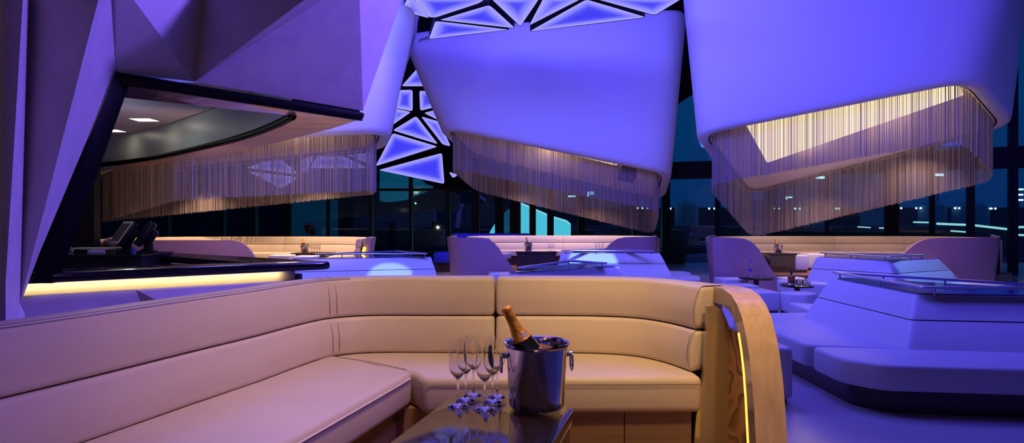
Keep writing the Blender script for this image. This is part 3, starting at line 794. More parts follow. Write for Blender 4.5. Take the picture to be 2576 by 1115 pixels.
island('deep blue banquette just behind the near sofa with a triangular drinks rail',
       [(-.35, 7.95), (2.05, 9.45), (1.1, 11.0)], [(-.05, 8.38), (1.72, 9.70), (1.02, 10.35)],
       [[(-1.1, 8.0), (-.2, 7.2), (1.1, 8.0), (.5, 8.9)], [(1.15, 8.0), (2.9, 9.4), (1.9, 10.0), (.5, 8.9)]],
       [(-.9, 8.0), (-.2, 7.35), (2.7, 9.4), (1.1, 11.4)], [(.06, 8.45), (1.52, 9.42), (1.0, 10.05)])
island('pale blue banquette behind the bar tip at the left with a white spotlight pool',
       [(-4.55, 10.9), (-1.42, 11.8), (-2.4, 13.8)], [(-4.35, 11.5), (-1.66, 12.35), (-2.5, 13.2)],
       [[(-5.0, 11.2), (-4.8, 10.2), (-3.0, 10.6), (-3.1, 11.6)], [(-2.95, 10.6), (-1.0, 11.1), (-1.1, 12.3), (-3.0, 11.6)]],
       [(-4.9, 11.1), (-4.7, 10.3), (-1.1, 11.2), (-2.4, 14)], [(-4.0, 12.0), (-1.72, 12.2), (-2.5, 13.3)])
# deep-blue far banquette behind the centre booth
tb = thing('far_banquette', 'deep blue banquette showing behind the left end of the centre booth', 'banquette', (-.9, 19.5, 0))
q = [(-1.95, 19.3), (.6, 19.3), (.6, 20.2), (-1.95, 20.2)]
v, f = frust(q, q, .3, 1.22); mesh('back', v, f, M['bluetint'], tb, bevel=.05)
v, f = frust([(-2.5, 18.9), (-1.9, 18.9), (-1.9, 20), (-2.5, 20)], [(-2.5, 18.9), (-1.9, 18.9), (-1.9, 20), (-2.5, 20)], .3, .62); mesh('seat_cushion', v, f, M['bluetint'], tb, bevel=.04)
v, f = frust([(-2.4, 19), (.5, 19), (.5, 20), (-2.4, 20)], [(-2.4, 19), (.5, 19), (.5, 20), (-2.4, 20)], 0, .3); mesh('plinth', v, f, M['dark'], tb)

# ---------------------------------------------------------------- poufs
def pouf(cx, cy, w_, d_, label, group, z0=0.0, h=.42, rot=0.0, sides=4):
    t_ = thing('pouf', label, 'pouf', (cx, cy, z0), group)
    if sides == 4: q = [(-w_ / 2, -d_ / 2), (w_ / 2, -d_ / 2), (w_ / 2, d_ / 2), (-w_ / 2, d_ / 2)]
    else: q = [(w_ / 2 * math.cos(a), d_ / 2 * math.sin(a)) for a in [math.pi / 6 + k * math.pi / 3 for k in range(6)]]
    cr, sr = math.cos(rot), math.sin(rot); q = [(cx + x * cr - y * sr, cy + x * sr + y * cr) for x, y in q]
    q = r2(q, .07)
    v, f = frust(q, q, z0 + .05, z0 + h); mesh('cushion', v, f, M['white'], t_, bevel=.035, seg=3, angle=50)
    c = V((cx, cy)); q2 = [tuple(c + (V(p) - c) * .9) for p in q]
    v, f = frust(q2, q2, z0, z0 + .055); mesh('plinth', v, f, M['dark'], t_)
G = 'white poufs on the main floor'
def pp(px, py, z=.42): q = P(px, py, z=z); return q.x, q.y
pouf(5.0, 10.42, .66, .62, 'six sided white pouf in front of the decanter table', G, sides=6, h=.38)
pouf(4.36, 10.75, .68, .66, 'square white pouf behind the oak arm, beside the six sided one', G, rot=.1, h=.38)
pouf(4.45, 11.75, .66, .5, 'white pouf between the two dark round tables, behind the square one', G, rot=.1, h=.38)
pouf(4.82, 13.1, .6, .56, 'white pouf left of the clear bottle table', G, rot=.05, h=.38)
pouf(5.55, 14.02-.2, .6, .36, 'white pouf farthest back behind the clear bottle table', G, h=.38)
pouf(6.2, 13.25, .5, .4, 'low white pouf by the steps in front of the right booth', G, h=.38)
pouf(2.18, 5.65, .62, .8, 'white pouf standing right behind the oak arch arm', G, h=.5)
pouf(-.62, 13.0, .5, .6, 'white pouf peeping over the sofa back, leftmost of three at the centre', G)
pouf(-.3, 13.95, .5, .6, 'white pouf peeping over the sofa back, middle of three at the centre', G)
pouf(.30, 14.25, .45, .45, 'white pouf in front of the dark cabinet of the centre booth', G)
pouf(3.95, 14.2, .5, .6, 'white pouf behind the right end of the light blue banquette', G)

# ---------------------------------------------------------------- round tables and drinks
def round_table(cx, cy, r, label, h=.45):
    t_ = thing('round_table', label, 'table', (cx, cy, 0))
    v, f = lathe_g([(r - .01, 0), (r, .012), (r, .03), (r - .01, .034)], 40, Matrix.Translation((cx, cy, h - .034))); mesh('table_top', v, f, M['black'], t_, smooth=True)
    v, f = lathe_g([(r * .75, 0), (r * .75, .02), (.06, .05), (.05, h - .05), (.12, h - .034)], 24, Matrix.Translation((cx, cy, 0))); mesh('pedestal', v, f, M['dark'], t_, smooth=True)
t1 = V((5.12, 12.5, 0)); round_table(t1.x, t1.y, .36, 'dark round table holding the clear bottle and tumblers')
t2 = V((5.27, 11.02, 0)); round_table(t2.x, t2.y, .29, 'dark round table holding the amber decanter and tumblers')
tv, tf = lathe_g([(.028, 0), (.033, .004), (.04, .10), (.0375, .10), (.030, .012), (.001, .010)], 20)
tproto = mesh('tumbler', tv, tf, M['glass'], smooth=True); tag(tproto, 'x', 'glass')
for k, (ox, oy) in enumerate([(-.21, -.05), (-.13, .06), (-.09, -.12), (-.02, -.17), (.05, -.08), (.10, -.16), (.15, .04)]):
    place(tproto, USED, (t1.x + ox - .06, t1.y + oy, .451), 'clear tumbler crowded round the clear bottle on the far round table', 'tumblers round the clear bottle')
for k, (ox, oy) in enumerate([(-.02, -.12), (.06, -.16), (.05, .02), (.13, -.06), (.19, -.13), (.21, .03), (.13, .1), (.26, -.04)]):
    place(tproto, USED, (t2.x + ox - .06, t2.y + oy, .451), 'clear tumbler crowded right of the amber decanter', 'tumblers beside the amber decanter')
bt = thing('clear_bottle', 'tall clear bottle with a blue cap on the far round table', 'bottle', (t1.x - .12, t1.y, .451))
mx = Matrix.Translation((t1.x - .12, t1.y, .451))
v, f = lathe_g([(.001, 0), (.038, 0), (.04, .01), (.04, .21), (.016, .26), (.014, .33), (.012, .33), (.014, .26), (.036, .205), (.036, .015), (.001, .012)], 24, mx); mesh('body', v, f, M['glass'], bt, smooth=True)
v, f = lathe_g([(.016, .31), (.016, .37), (.001, .372)], 16, mx); mesh('cap', v, f, M['bluecap'], bt, smooth=True)
v, f = lathe_g([(.0405, .12), (.0407, .12), (.0407, .17), (.0405, .17)], 24, mx); mesh('label', v, f, M['bluecap'], bt, smooth=True)
dx_ = V((t2.x - .13, t2.y - .05, .451))
bt = thing('decanter', 'squat amber liquor decanter with a dark stopper', 'decanter', (dx_.x, dx_.y, .451))
mx = Matrix.Translation((dx_.x, dx_.y, .451))
v, f = lathe_g([(.001, 0), (.052, 0), (.058, .01), (.060, .04)], 24, mx); mesh('glass_base', v, f, M['glass'], bt, smooth=True)
v, f = lathe_g([(.050, .041), (.060, .05), (.066, .16), (.050, .18), (.02, .19), (.001, .19)], 24, mx); mesh('body', v, f, M['amber'], bt, smooth=True)
v, f = lathe_g([(.016, .19), (.016, .225), (.03, .235), (.028, .265), (.001, .267)], 16, mx); mesh('stopper', v, f, M['redcap'], bt, smooth=True)

# ================================================================ FAR BOOTHS
def shell_panel(parent, pts, th=.06, lean=.12, zb=0.0, m='oak', name='side_shell'):
    """pts: (x, y, top z); a curved standing wooden shell, leaning outward towards its top"""
    n = len(pts); path = [V((p[0], p[1])) for p in pts]; ns = [-q for q in normals2(path)]; cen = sum(path, V((0, 0))) / n
    rings = []
    for i in range(n):
        p, q, zt = path[i], ns[i], pts[i][2]
        k = lean * (zt - zb) / 1.2
        rings.append([V((p.x, p.y, zb)), V((p.x + q.x * th, p.y + q.y * th, zb)), V((p.x + q.x * (th + k), p.y + q.y * (th + k), zt)), V((p.x + q.x * k, p.y + q.y * k, zt))])
    v, f = loft(rings, True, True)
    o = mesh(name, v, f, M[m], parent, smooth=True)
    return o
def booth(label, path, seams, plat, z=(.80, 1.0, 1.21), pz=.38, seat_w=.6):
    """path: 2-D points of the back's front face from front left round to front right (interior on the right hand side when walking)"""
    bp_ = smoothpath(path, 5); nb_ = normals2(bp_)
    t_ = thing('booth_sofa', label, 'sofa', (bp_[len(bp_) // 2].x, bp_[len(bp_) // 2].y, pz))
    # split at seams
    cuts = [0] + [min(range(len(bp_)), key=lambda i: abs(bp_[i].x - s) + (0 if bp_[i].y > max(p.y for p in bp_) - .8 else 50)) for s in seams] + [len(bp_) - 1]
    for a, b in zip(cuts[:-1], cuts[1:]):
        pa = bp_[a:b + 1]; na = nb_[a:b + 1]
        for (o0, z0, z1, ln, nm) in ((0, z[0] - .01, z[1] - .004, .03, 'lower_back_cushion'), (.035, z[1] + .004, z[2], .03, 'upper_back_cushion')):
            v, f = sweep_g(pa, na, cushprof(o0, o0 + .13, z0, z1, .022, .012, ln), .015); mesh(nm, v, f, M['leather'], t_, smooth=True)
    v, f = sweep_g(bp_, nb_, cushprof(-seat_w, .05, z[0] - .16, z[0], .03, 0, 0), .03); mesh('seat_cushion', v, f, M['leather'], t_, smooth=True)
    v, f = sweep_g(bp_, nb_, [(-seat_w + .1, pz), (.0, pz), (0, z[0] - .16), (-seat_w + .1, z[0] - .16)], 0); mesh('base_panel', v, f, M['dark'], t_)
    v, f = sweep_g(bp_, nb_, [(.22, 0.0), (.26, 0.0), (.26, z[2] - .04), (.22, z[2] - .04)], 0); mesh('back_shell', v, f, M['oak'], t_)
    v, f = frust(plat, plat, 0, pz); o = mesh('platform', v, f, M['platform']); tag(o, 'raised platform under the ' + label.split(',')[0], 'platform', kind='structure')
    return t_
# ---- right booth
rb = booth('right booth sofa, pale leather two row back under the right pod',
           [(5.62, 14.7), (5.5, 15.4), (5.75, 16.3), (6.7, 16.6), (9.0, 16.6), (10.9, 16.55), (11.75, 16.2), (11.95, 15.4), (11.6, 14.5)], [8.85, 10.75],
           [(5.0, 13.95), (7.2, 13.65), (10.2, 13.5), (11.2, 13.7), (12.0, 14.3), (13.0, 16.9), (5.95, 16.9), (5.6, 16.3)])
def Q(px, py, Y): q = P(px, py, Y); return (q.x, q.y, q.z)
def X(px, Y): return (px - CX) / F * Y
def build_shell(parent, front, rest, zt, Yf, flip=False, lean=.12, mname='paleoak'):
    pts = [(P(px, py, Yf).x, Yf, P(px, py, Yf).z) for px, py in front] + [(a, b, zt) for a, b in rest]
    if flip: pts = pts[::-1]
    return shell_panel(parent, pts, m=mname, lean=lean, name='side_wall')
# right booth left wall: outward normal must point to the camera/left. path walking left->? normals2 gives left-hand normal (-dy,dx)
zt = P(1780, 598, 13.6).z
build_shell(rb, [(1950, 697), (1941, 685), (1932, 672), (1922, 656), (1912, 641), (1902, 627), (1892, 616), (1880, 607), (1866, 601), (1850, 599), (1825, 598)],
            [(X(1805, 13.62), 13.65), (X(1797, 13.8), 13.85), (X(1797, 14.2), 14.2), (X(1800, 15), 15.0), (X(1812, 16.4), 16.4)], zt, 13.6, flip=True)
build_shell(rb, [(2262, 640), (2268, 632), (2278, 623), (2290, 613), (2305, 605), (2325, 600), (2350, 598), (2400, 598), (2430, 598)],
            [(X(2480, 13.2), 13.25), (X(2492, 13.4), 13.45), (X(2492, 14), 14.0), (X(2480, 15), 15.0), (13.0, 16.4)], P(2500, 597, 13.2).z, 13.2)
# ---- centre booth
cb = booth('centre booth sofa, pinkish leather two row back behind the dark cabinet',
           [(-.5, 15.2), (-1.0, 16.0), (-.95, 17.0), (-.2, 17.45), (1.5, 17.5), (3.0, 17.45), (3.7, 17.0), (3.75, 16.2), (3.4, 15.3)], [1.56],
           [(-1.35, 15.0), (0, 14.93), (3.0, 14.93), (4.1, 15.0), (4.2, 17.9), (-1.4, 17.9)], z=(.80, 1.0, 1.205))
zt = P(1140, 598, 14.6).z
build_shell(cb, [(1308, 702), (1299, 690), (1288, 672), (1277, 655), (1266, 640), (1256, 625), (1246, 613), (1234, 604), (1218, 599), (1195, 598)],
            [(X(1172, 14.62), 14.63), (X(1152, 14.75), 14.75), (X(1142, 15.1), 15.1), (X(1148, 16), 16.0), (X(1160, 17.5), 17.5)], zt, 14.6, flip=True)
build_shell(cb, [(1518, 634), (1522, 626), (1530, 616), (1540, 607), (1552, 600), (1568, 597), (1590, 596), (1615, 596)],
            [(X(1632, 15.22), 15.25), (X(1638, 15.4), 15.45), (X(1636, 16), 16.0), (X(1632, 17), 17.0)], P(1620, 596, 15.2).z, 15.2)
# ---- left booth
lb_ = booth('left booth sofa, brightly lit cream two row back beyond the bar',
            [(-9.35, 13.6), (-9.5, 14.4), (-9.2, 15.6), (-8.2, 16.1), (-6.2, 16.2), (-4.9, 16.1), (-4.05, 15.7), (-3.8, 14.9), (-3.72, 14.0)], [-6.1],
            [(-10.2, 13.05), (-8, 13.0), (-5, 12.9), (-3.5, 13.0), (-3.4, 16.6), (-10.2, 16.6)], z=(.80, 1.0, 1.21))
build_shell(lb_, [(652, 660), (647, 645), (640, 632), (630, 620), (618, 611), (602, 606), (585, 604), (500, 604), (400, 604), (330, 604)],
            [(X(300, 12.3), 12.35), (X(290, 12.6), 12.7), (X(290, 13.4), 13.4), (X(300, 15), 15)], P(500, 604, 12.3).z, 12.3, flip=True)
q = [P(922, 597, 13.8), P(934, 598, 13.8), P(926, 650, 13.8), P(920, 700, 13.8), P(910, 700, 13.8), P(912, 650, 13.8)]
tb = plate('arm', q, .5, M['oak'], lb_)
tube('light_strip', [P(917, 622, 13.78), P(913, 640, 13.78), P(909, 660, 13.78), P(906, 690, 13.78)], .035, M['led'], tb)
# ---- booth tables, buckets
def box_table(x0, x1, y0, y1, zt_, label, pz=.38):
    t_ = thing('box_table', label, 'table', ((x0 + x1) / 2, (y0 + y1) / 2, pz))
    v, f = boxg(x0, x1, y0, y1, zt_ - .04, zt_); mesh('table_top', v, f, M['table'], t_, bevel=.006)
    v, f = boxg(x0 + .03, x1 - .03, y0 + .03, y1 - .03, pz, zt_ - .042); mesh('table_body', v, f, M['tablebody'], t_)
    return t_
box_table(X(1916, 14.9), X(1984, 14.9), 14.45, 15.1, .84, 'dark box table in the right booth carrying an ice bucket')
box_table(X(1297, 15.2), X(1400, 15.2), 14.9, 15.5, .86, 'dark box table in the centre booth carrying an ice bucket')
box_table(X(1440, 15.7), X(1530, 15.7), 15.4, 16.0, .86, 'second dark table in the centre booth carrying three glasses')
box_table(X(742, 14.6), X(830, 14.6), 14.3, 15.1, .86, 'dark box table in the left booth carrying an ice bucket')
b2 = copytree(bk_); b2.rotation_euler = (0, 0, .3); b2.location = P(1958, 636, z=.841); b2['label'] = 'small distant steel ice bucket on the table of the right booth'
n2 = copytree(bt_); n2.location = V(b2.location) + V((.03, 0, .03)); n2['label'] = 'small distant champagne bottle leaning in the right booth bucket'
n2.rotation_quaternion = V((0, 0, 1)).rotation_difference(V((-.36, 0, 1)).normalized())
b3 = copytree(bk_); b3.location = P(1329, 631, z=.861); b3['label'] = 'small distant steel ice bucket on the table of the centre booth'
n3 = copytree(bt_); n3.location = V(b3.location) + V((.01, 0, .03)); n3['label'] = 'small distant champagne bottle in the centre booth bucket'
n3.rotation_quaternion = V((0, 0, 1)).rotation_difference(V((-.2, 0, 1)).normalized())
b4 = copytree(bk_); b4.location = P(767, 635, z=.861); b4['label'] = 'small distant steel ice bucket on the table of the left booth'
n4 = copytree(bt_); n4.location = V(b4.location) + V((.01, 0, .03)); n4['label'] = 'small distant champagne bottle in the left booth bucket'
n4.rotation_quaternion = V((0, 0, 1)).rotation_difference(V((-.25, 0, 1)).normalized())
def gl(px, zt_, Y, lb, gr): place(gproto, USED, V((X(px, Y), Y, zt_ + .001)), lb, gr)
gl(1935, .84, 14.6, 'single stemmed glass left of the bucket in the right booth', 'glasses in the right booth'); gl(1946, .84, 14.52, 'stemmed glass standing in front of the right booth bucket', 'glasses in the right booth')
for px, Y in ((1380, 15.1), (1386, 15.25), (1392, 15.1)): gl(px, .86, Y, 'small distant stemmed glass right of the centre booth bucket', 'glasses right of the centre booth bucket')
for px, Y in ((1499, 15.6), (1507, 15.6), (1516, 15.6)): gl(px, .86, Y, 'small distant stemmed glass left of the violet wall of the centre booth', 'three glasses at the right of the centre booth')
for px, Y in ((784, 14.6), (791, 14.5), (798, 14.6), (804, 14.5)): gl(px, .86, Y, 'small distant stemmed glass right of the left booth bucket', 'glasses in the left booth')
G2 = 'white poufs inside the far booths'
pouf(X(2011, 14.6), 14.75, .38, .5, 'white cube pouf beside the dark table in the right booth', G2, z0=.38, h=.42)
pouf(X(2045, 15.3), 15.35, .46, .5, 'white cube pouf behind the first one in the right booth', G2, z0=.38, h=.42)
pouf(X(706, 13.9), 14.0, .5, .5, 'white pouf left of the ice bucket in the left booth', G2, z0=.38, h=.46)
pouf(X(769, 13.5), 13.6, .5, .5, 'white pouf in front of the ice bucket in the left booth', G2, z0=.38, h=.46)

# ================================================================ BAR
bar = thing('bar_counter', 'dark glossy pointed bar counter with a lit edge at the left', 'bar counter', (-3.5, 7, 0))
F0 = P(80, 715, z=1.09); F1 = P(833, 668, z=1.135); BK = V((-7.6, 12.2, 1.1))
f0 = V((F0.x, F0.y)); f1 = V((F1.x, F1.y)); bkk = V((P(372, 632, z=1.18).x, P(372, 632, z=1.18).y)); bkk = f1 + (bkk - f1) * 1.35
df = (f1 - f0).normalized(); nf = V((-df.y, df.x)); db = (bkk - f1).normalized(); nb2 = V((-db.y, db.x))
f00 = f0 - df * 1.2
fi0 = f00 + nf * .55; 
# inner corner of the V
def isect(p, d, q, e):
    det = d.x * -e.y + e.x * d.y; s = ((q.x - p.x) * -e.y + e.x * (q.y - p.y)) / det; return p + d * s
ic = isect(f00 + nf * .48, df, f1 + nb2 * .45, db)
bi = bkk + nb2 * .45
tipr = [f1 - df * .10, f1 + (df * .02) + (db * .03), f1 + db * .12]
outline = [f00] + tipr + [bkk, bi, ic, f00 + nf * .48]
def ftop(z0, z1, pts, nm, m, bev=.02):
    n = len(pts); v = [(p.x, p.y, z0) for p in pts] + [(p.x, p.y, z1) for p in pts]
    f = [tuple(range(n))[::-1], tuple(range(n, 2 * n))] + [(i, (i + 1) % n, n + (i + 1) % n, n + i) for i in range(n)]
    return mesh(nm, v, f, m, bar, bevel=bev, seg=3)
ftop(1.09, 1.18, outline, 'counter_top', M['black'], .03)
r0 = [f0 - df * .9 + nf * .14, f1 - df * .35 + nf * .14, f1 - df * .35 + nf * .20, f0 - df * .9 + nf * .20]
ftop(.90, 1.09, r0, 'lit_stone_band', M['stone'], 0)
# LED under the counter lip
tube('light_strip', [V((p.x, p.y, 1.085)) for p in (f0 - df * .9 + nf * .09, f1 - df * .55 + nf * .09)], .004, M['ledbar'], bar, 6)
# faceted front below
def onbar(t_, o_, z): q = (f0 - df * .9).lerp(f1 - df * .30, t_) + nf * o_; return V((q.x, q.y, z))
tm = .52
fb = [onbar(0, .10, .985), onbar(tm, .10, .985), onbar(1, .10, .985), onbar(0, -.10, 0), onbar(tm + .12, .0, 0), onbar(1.0, -.75, 0),
      onbar(0, .20, .985), onbar(tm, .20, .985), onbar(1, .20, .985), onbar(1, .9, .985), onbar(1.0, .9, 0)]
fs = [(0, 3, 4, 1), (1, 4, 5, 2), (0, 1, 7, 6), (1, 2, 8, 7), (2, 5, 10, 9), (2, 9, 8)]
mesh('front_panel', fb, fs, M['plaster'], bar)
bb = [bkk + db * 0, f1 + nf * .6, f1 + nf * .6 + db * .0, bkk + nb2 * .3]
v, f = frust([(p.x, p.y) for p in (f1 + db * .5, bkk, bkk + nb2 * .3, f1 + db * .5 + nb2 * .3)], [(p.x, p.y) for p in (f1 + db * .5, bkk, bkk + nb2 * .3, f1 + db * .5 + nb2 * .3)], 0, 1.02); mesh('rear_panel', v, f, M['blackm'], bar)
# back counter with tills
bc_ = thing('back_counter', 'black back counter inside the bar carrying the two tills', 'counter', (-5.6, 7.9, 0))
v, f = boxg(X(150, 7.4), X(420, 7.9), 7.35, 8.0, 0, 1.195); mesh('cabinet', v, f, M['blackm'], bc_)
v, f = boxg(X(150, 7.4) - .02, X(420, 7.9) + .02, 7.32, 8.02, 1.195, 1.215); mesh('worktop', v, f, M['black'], bc_)
v, f = boxg(X(120, 7.4), X(262, 7.4), 7.62, 7.98, 1.26, 1.275); sh_ = mesh('shelf', v, f, M['stone'], bc_)
for xx in (X(130, 7.6), X(214, 7.6)):
    v, f = boxg(xx, xx + .02, 7.64, 7.95, 1.215, 1.26); mesh('bracket', v, f, M['steel2'], sh_)
def till(c, rz, label, bez):
    t_ = thing('till', label, 'till', c)
    mt = Matrix.Translation(c) @ Matrix.Rotation(rz, 4, 'Z')
    v, f = lathe_g([(.12, 0), (.12, .02), (.06, .05), (.05, .14)], 20, mt); mesh('foot', v, f, M['till'], t_, smooth=True)
    m2 = mt @ Matrix.Translation((0, -.03, .24)) @ Matrix.Rotation(R(-32), 4, 'X')
    v, f = boxg(-.155, .155, -.035, .045, -.17, .17); mesh('housing', [m2 @ V(q) for q in v], f, M['till'], t_, bevel=.02)
    v, f = boxg(-.10, .10, .03, .12, -.10, .10); mesh('rear_box', [m2 @ V(q) for q in v], f, M['till'], t_, bevel=.03)
    v, f = boxg(-.155, .155, -.050, -.034, -.17, .17); b = mesh('bezel', [m2 @ V(q) for q in v], f, bez, t_, bevel=.012)
    v, f = boxg(-.125, .125, -.0525, -.0495, -.125, .13); mesh('screen', [m2 @ V(q) for q in v], f, M['screen'], b)
till(V((X(300, 7.6), 7.75, 1.215)), R(-38), 'black till with a lit pale screen, left of the two', M['cream'])
till(V((X(362, 7.7), 7.8, 1.215)), R(-62), 'black till with a dim dark screen, right of the two', M['till'])
# small bar things
o = mesh('card_machine', *boxg(X(322, 7.25), X(322, 7.33) + .02, 7.36, 7.40, 1.216, 1.29), M['bluecap']); tag(o, 'small blue upright strip lamp on the bar below the tills', 'lamp')
o.location.z = 0
tb = thing('bar_glass', 'clear glass standing at the left on the back counter', 'glass', P(172, 640, 7.5))
v, f = lathe_g([(.03, 0), (.035, .10), (.032, .10), (.027, .01), (.001, .01)], 16, Matrix.Translation(V((X(172, 7.5), 7.5, 1.216)))); mesh('body', v, f, M['glass'], tb, smooth=True)
# far till on the window sill behind the left booth
till(V((X(772, 17), 17.2, 1.16)), R(150), 'small dark till silhouetted on a stand behind the left booth', M['till'])
tb = thing('till_stand', 'dark slim stand behind the left booth sofa carrying a till', 'stand', (X(772, 17), 17.2, 0))
v, f = boxg(X(772, 17) - .2, X(772, 17) + .2, 17.0, 17.4, 0, 1.16); mesh('column', v, f, M['blackm'], tb)

# canopy over the bar
can = thing('bar_canopy', 'faceted plaster canopy with black edge and copper soffit over the bar', 'canopy', (-3, 6.5, 2.9))
K = P(291, 180, 5.6); Mm = P(490, 206, 6.15); Tt = P(913, 279, 7.0)
tops = [P(279, -60, 5.0), P(292, -60, 5.0), P(522, -60, 6.25), P(845, -60, 5.45), P(903, -60, 6.4), P(1031, -60, 7.3)]
vs = [K, Mm, Tt] + tops
fs = [(0, 3, 4), (0, 4, 1), (1, 4, 5), (1, 5, 6), (1, 6, 7, 2), (2, 7, 8)]
bkp = [P(1015, -60, 9.9), P(903, 279, 9.4)]
vs += bkp; fs += [(2, 8, 9, 10)]
mesh('fascia', vs, fs, M['plaster'], can)
# black edge trim following the fascia foot
def ribbon(name, a, b, h, d, m, parent, up=V((0, 0, 1))):
    a = V(a); b = V(b); dr = (b - a).normalized(); n = dr.cross(up).normalized(); u = n.cross(dr).normalized()
    v = []
    for p in (a, b):
        for (i, j) in ((0, 0), (0, 1), (1, 1), (1, 0)): v.append(p + u * (h * i) * 1 - n * (d * j))
    return mesh(name, v, [(0, 1, 2, 3), (4, 7, 6, 5), (0, 4, 5, 1), (1, 5, 6, 2), (2, 6, 7, 3), (3, 7, 4, 0)], m, parent, bevel=.01)
KB = P(297, 207, 5.6); TB = P(905, 300, 7.0)
ed = [P(290, 180, 5.58), P(913, 283, 6.98), P(906, 302, 6.98), P(310, 212, 5.58)]
plate('edge_trim', ed, .10, M['edgeblack'], can, bevel=.01)
# leaning side frame of the opening
ed = [P(290, 178, 5.55), P(312, 206, 5.62), P(128, 714, 5.12), P(78, 714, 4.98)]
n = V((.2, .95, 0)).normalized() * .07
v = ed + [p + n for p in ed]
mesh('side_frame', v, [(0, 1, 2, 3), (7, 6, 5, 4), (0, 4, 5, 1), (1, 5, 6, 2), (2, 6, 7, 3), (3, 7, 4, 0)], M['edgeblack'], can, bevel=.015)
# soffit strips
ZS = 2.84
nearo = [KB + V((0, .02, 0)), TB + V((0, .02, 0))]
hole_near = [P(285, 243, z=ZS), P(500, 266, z=ZS), P(735, 291, z=ZS)]
mesh('soffit', [P(300, 212, 5.64), P(600, 258, 6.3), P(903, 302, 7.0)] + hole_near[::-1] + [], [(0, 1, 4, 5), (1, 2, 3, 4)], M['copper'], can)
hc = [P(735, 291, z=ZS), P(700, 310, z=ZS), P(640, 334, z=ZS), P(570, 355, z=ZS), P(500, 372, z=ZS), P(430, 388, z=ZS), P(340, 404, z=ZS), P(235, 416, z=ZS), P(150, 422, z=ZS)]
re = [P(905, 301, 7.02), P(840, 322, 7.75), P(760, 343, 8.6), P(680, 363, 9.5), P(600, 381, 10.4), P(500, 397, 11.3), P(400, 413, 12.2), P(258, 430, 13.3), P(150, 436, 13.8)]
# smooth tip: bar of the soffit between hole and rear edge
vs = hc + re; n = len(hc)
mesh('soffit', vs, [(i, i + 1, n + i + 1, n + i) for i in range(n - 1)], M['copper'], can, smooth=True)
hcs = [V(q) for q in smoothpath([tuple(p) for p in hc], 4)]
up = V((0, 0, .56))
vs = [p for p in hcs] + [p + up for p in hcs]; n = len(hcs)
mesh('bulkhead', vs, [(i, i + 1, n + i + 1, n + i) for i in range(n - 1)], M['bulk'], can, smooth=True)
tube('edge_trim', [p - V((0, 0, .005)) for p in hcs], .05, M['edgeblack'], can, 8)
tube('edge_bead', [p + V((.01, -.045, -.028)) for p in hcs], .006, M['stone'], can, 6)
zc2 = ZS + .56
vs = [p + up for p in hcs] + [V((-12, 13, zc2)), V((-12, 7.6, zc2)), V((-4.6, 7.6, zc2)), V((-2.75, 7.7, zc2))]
mesh('inner_ceiling', vs, [tuple(range(len(vs)))], M['barceil'], can)
# rear fascia of the canopy (faces the room behind)
vs = re + [p + V((.1, .25, 1.2)) for p in re]; n = len(re)
vs = re + [V((p.x, p.y + .02, zc2 + .12)) for p in re]
mesh('rear_fascia', vs, [(i, i + 1, n + i + 1, n + i) for i in range(n - 1)], M['blackm'], can)
# two recessed rectangular lamps in the inner ceiling
for (px, py, wd, lb) in ((363, 302, .34, 'bright rectangular downlight in the bar ceiling, right of the two'), (283, 329.5, .34, 'bright rectangular downlight in the bar ceiling, left of the two')):
    c = P(px, py, z=zc2 - .012); t_ = thing('downlight', lb, 'downlight', c, 'downlights in the bar ceiling')
    v, f = boxg(c.x - wd / 2, c.x + wd / 2, c.y - .14, c.y + .14, zc2 - .014, zc2 - .002); mesh('lens', v, f, M['down'], t_)
    v, f = boxg(c.x - wd / 2 - .02, c.x + wd / 2 + .02, c.y - .16, c.y + .16, zc2 - .010, zc2 - .001); mesh('frame', v, f, M['barceil'], t_)
c = P(280, 351, z=zc2 - .01); v, f = boxg(c.x - .3, c.x + .3, c.y - .25, c.y + .25, zc2 - .012, zc2 - .002)
o = mesh('ceiling_vent', v, f, M['blackm']); tag(o, 'dark rectangular vent in the bar ceiling', 'vent')
# dark wall inside the bar, behind the opening
v, f = boxg(-14, X(245, 12.8), 12.7, 12.9, 0, 3.3); struct('wall_bar', v, f, M['blackm'])
# ================================================================ FACETED WALL AT THE LEFT
wl = [P(-60, -60, 4.2), P(-60, 1000, 4.2), P(15, -60, 4.45), P(15, 900, 4.45), P(66, -60, 4.6), P(48, 742, 4.75), P(15, 715, 4.5),
      P(75, -60, 4.55), P(70, 200, 4.6), P(50, 766, 4.72), P(262, -60, 5.35), P(50, 766, 4.8), P(281, -60, 5.0), P(290, 178, 5.5), P(60, 745, 4.9), P(62, 800, 4.85), P(0, 600, 4.3)]
facets = [
    [P(-80, -60, 4.25), P(-80, 900, 4.25), P(13, 740, 4.3), P(10, -60, 4.35)],
    [P(10, -60, 4.35), P(13, 740, 4.3), P(14, 715, 4.3), P(61, -60, 4.2)],
    [P(61, -60, 4.2), P(14, 715, 4.3), P(50, 764, 4.75), P(76, -60, 4.65)],
    [P(76, -60, 4.65), P(50, 764, 4.75), P(263, -60, 4.6)],
    [P(263, -60, 4.6), P(50, 764, 4.75), P(60, 742, 4.93), P(98, 640, 4.98), P(291, 180, 5.6), P(278, -60, 5.0)],
    [P(14, 715, 4.3), P(14, 900, 4.1), P(75, 900, 4.3), P(62, 788, 4.7), P(50, 764, 4.75)],
    [P(-80, 900, 4.25), P(14, 900, 4.1), P(14, 715, 4.3), P(13, 740, 4.3)],
    [],
]
vs = []; fs = []
for fa in facets[:-1]:
    k = len(vs); vs += fa; fs.append(tuple(range(k, k + len(fa))))
wt = [P(-80, -60, 4.25), P(10, -60, 4.35), P(61, -60, 4.2), P(76, -60, 4.65), P(263, -60, 4.6), P(278, -60, 5.0), P(278, -60, 5.0) + V((-.3, 3.6, 0)), P(-80, -60, 4.25) + V((-2, 3, 0))]
k = len(vs); vs += wt; fs.append(tuple(range(k, k + 8)))
o = struct('wall_left', vs, fs, M['plaster'])
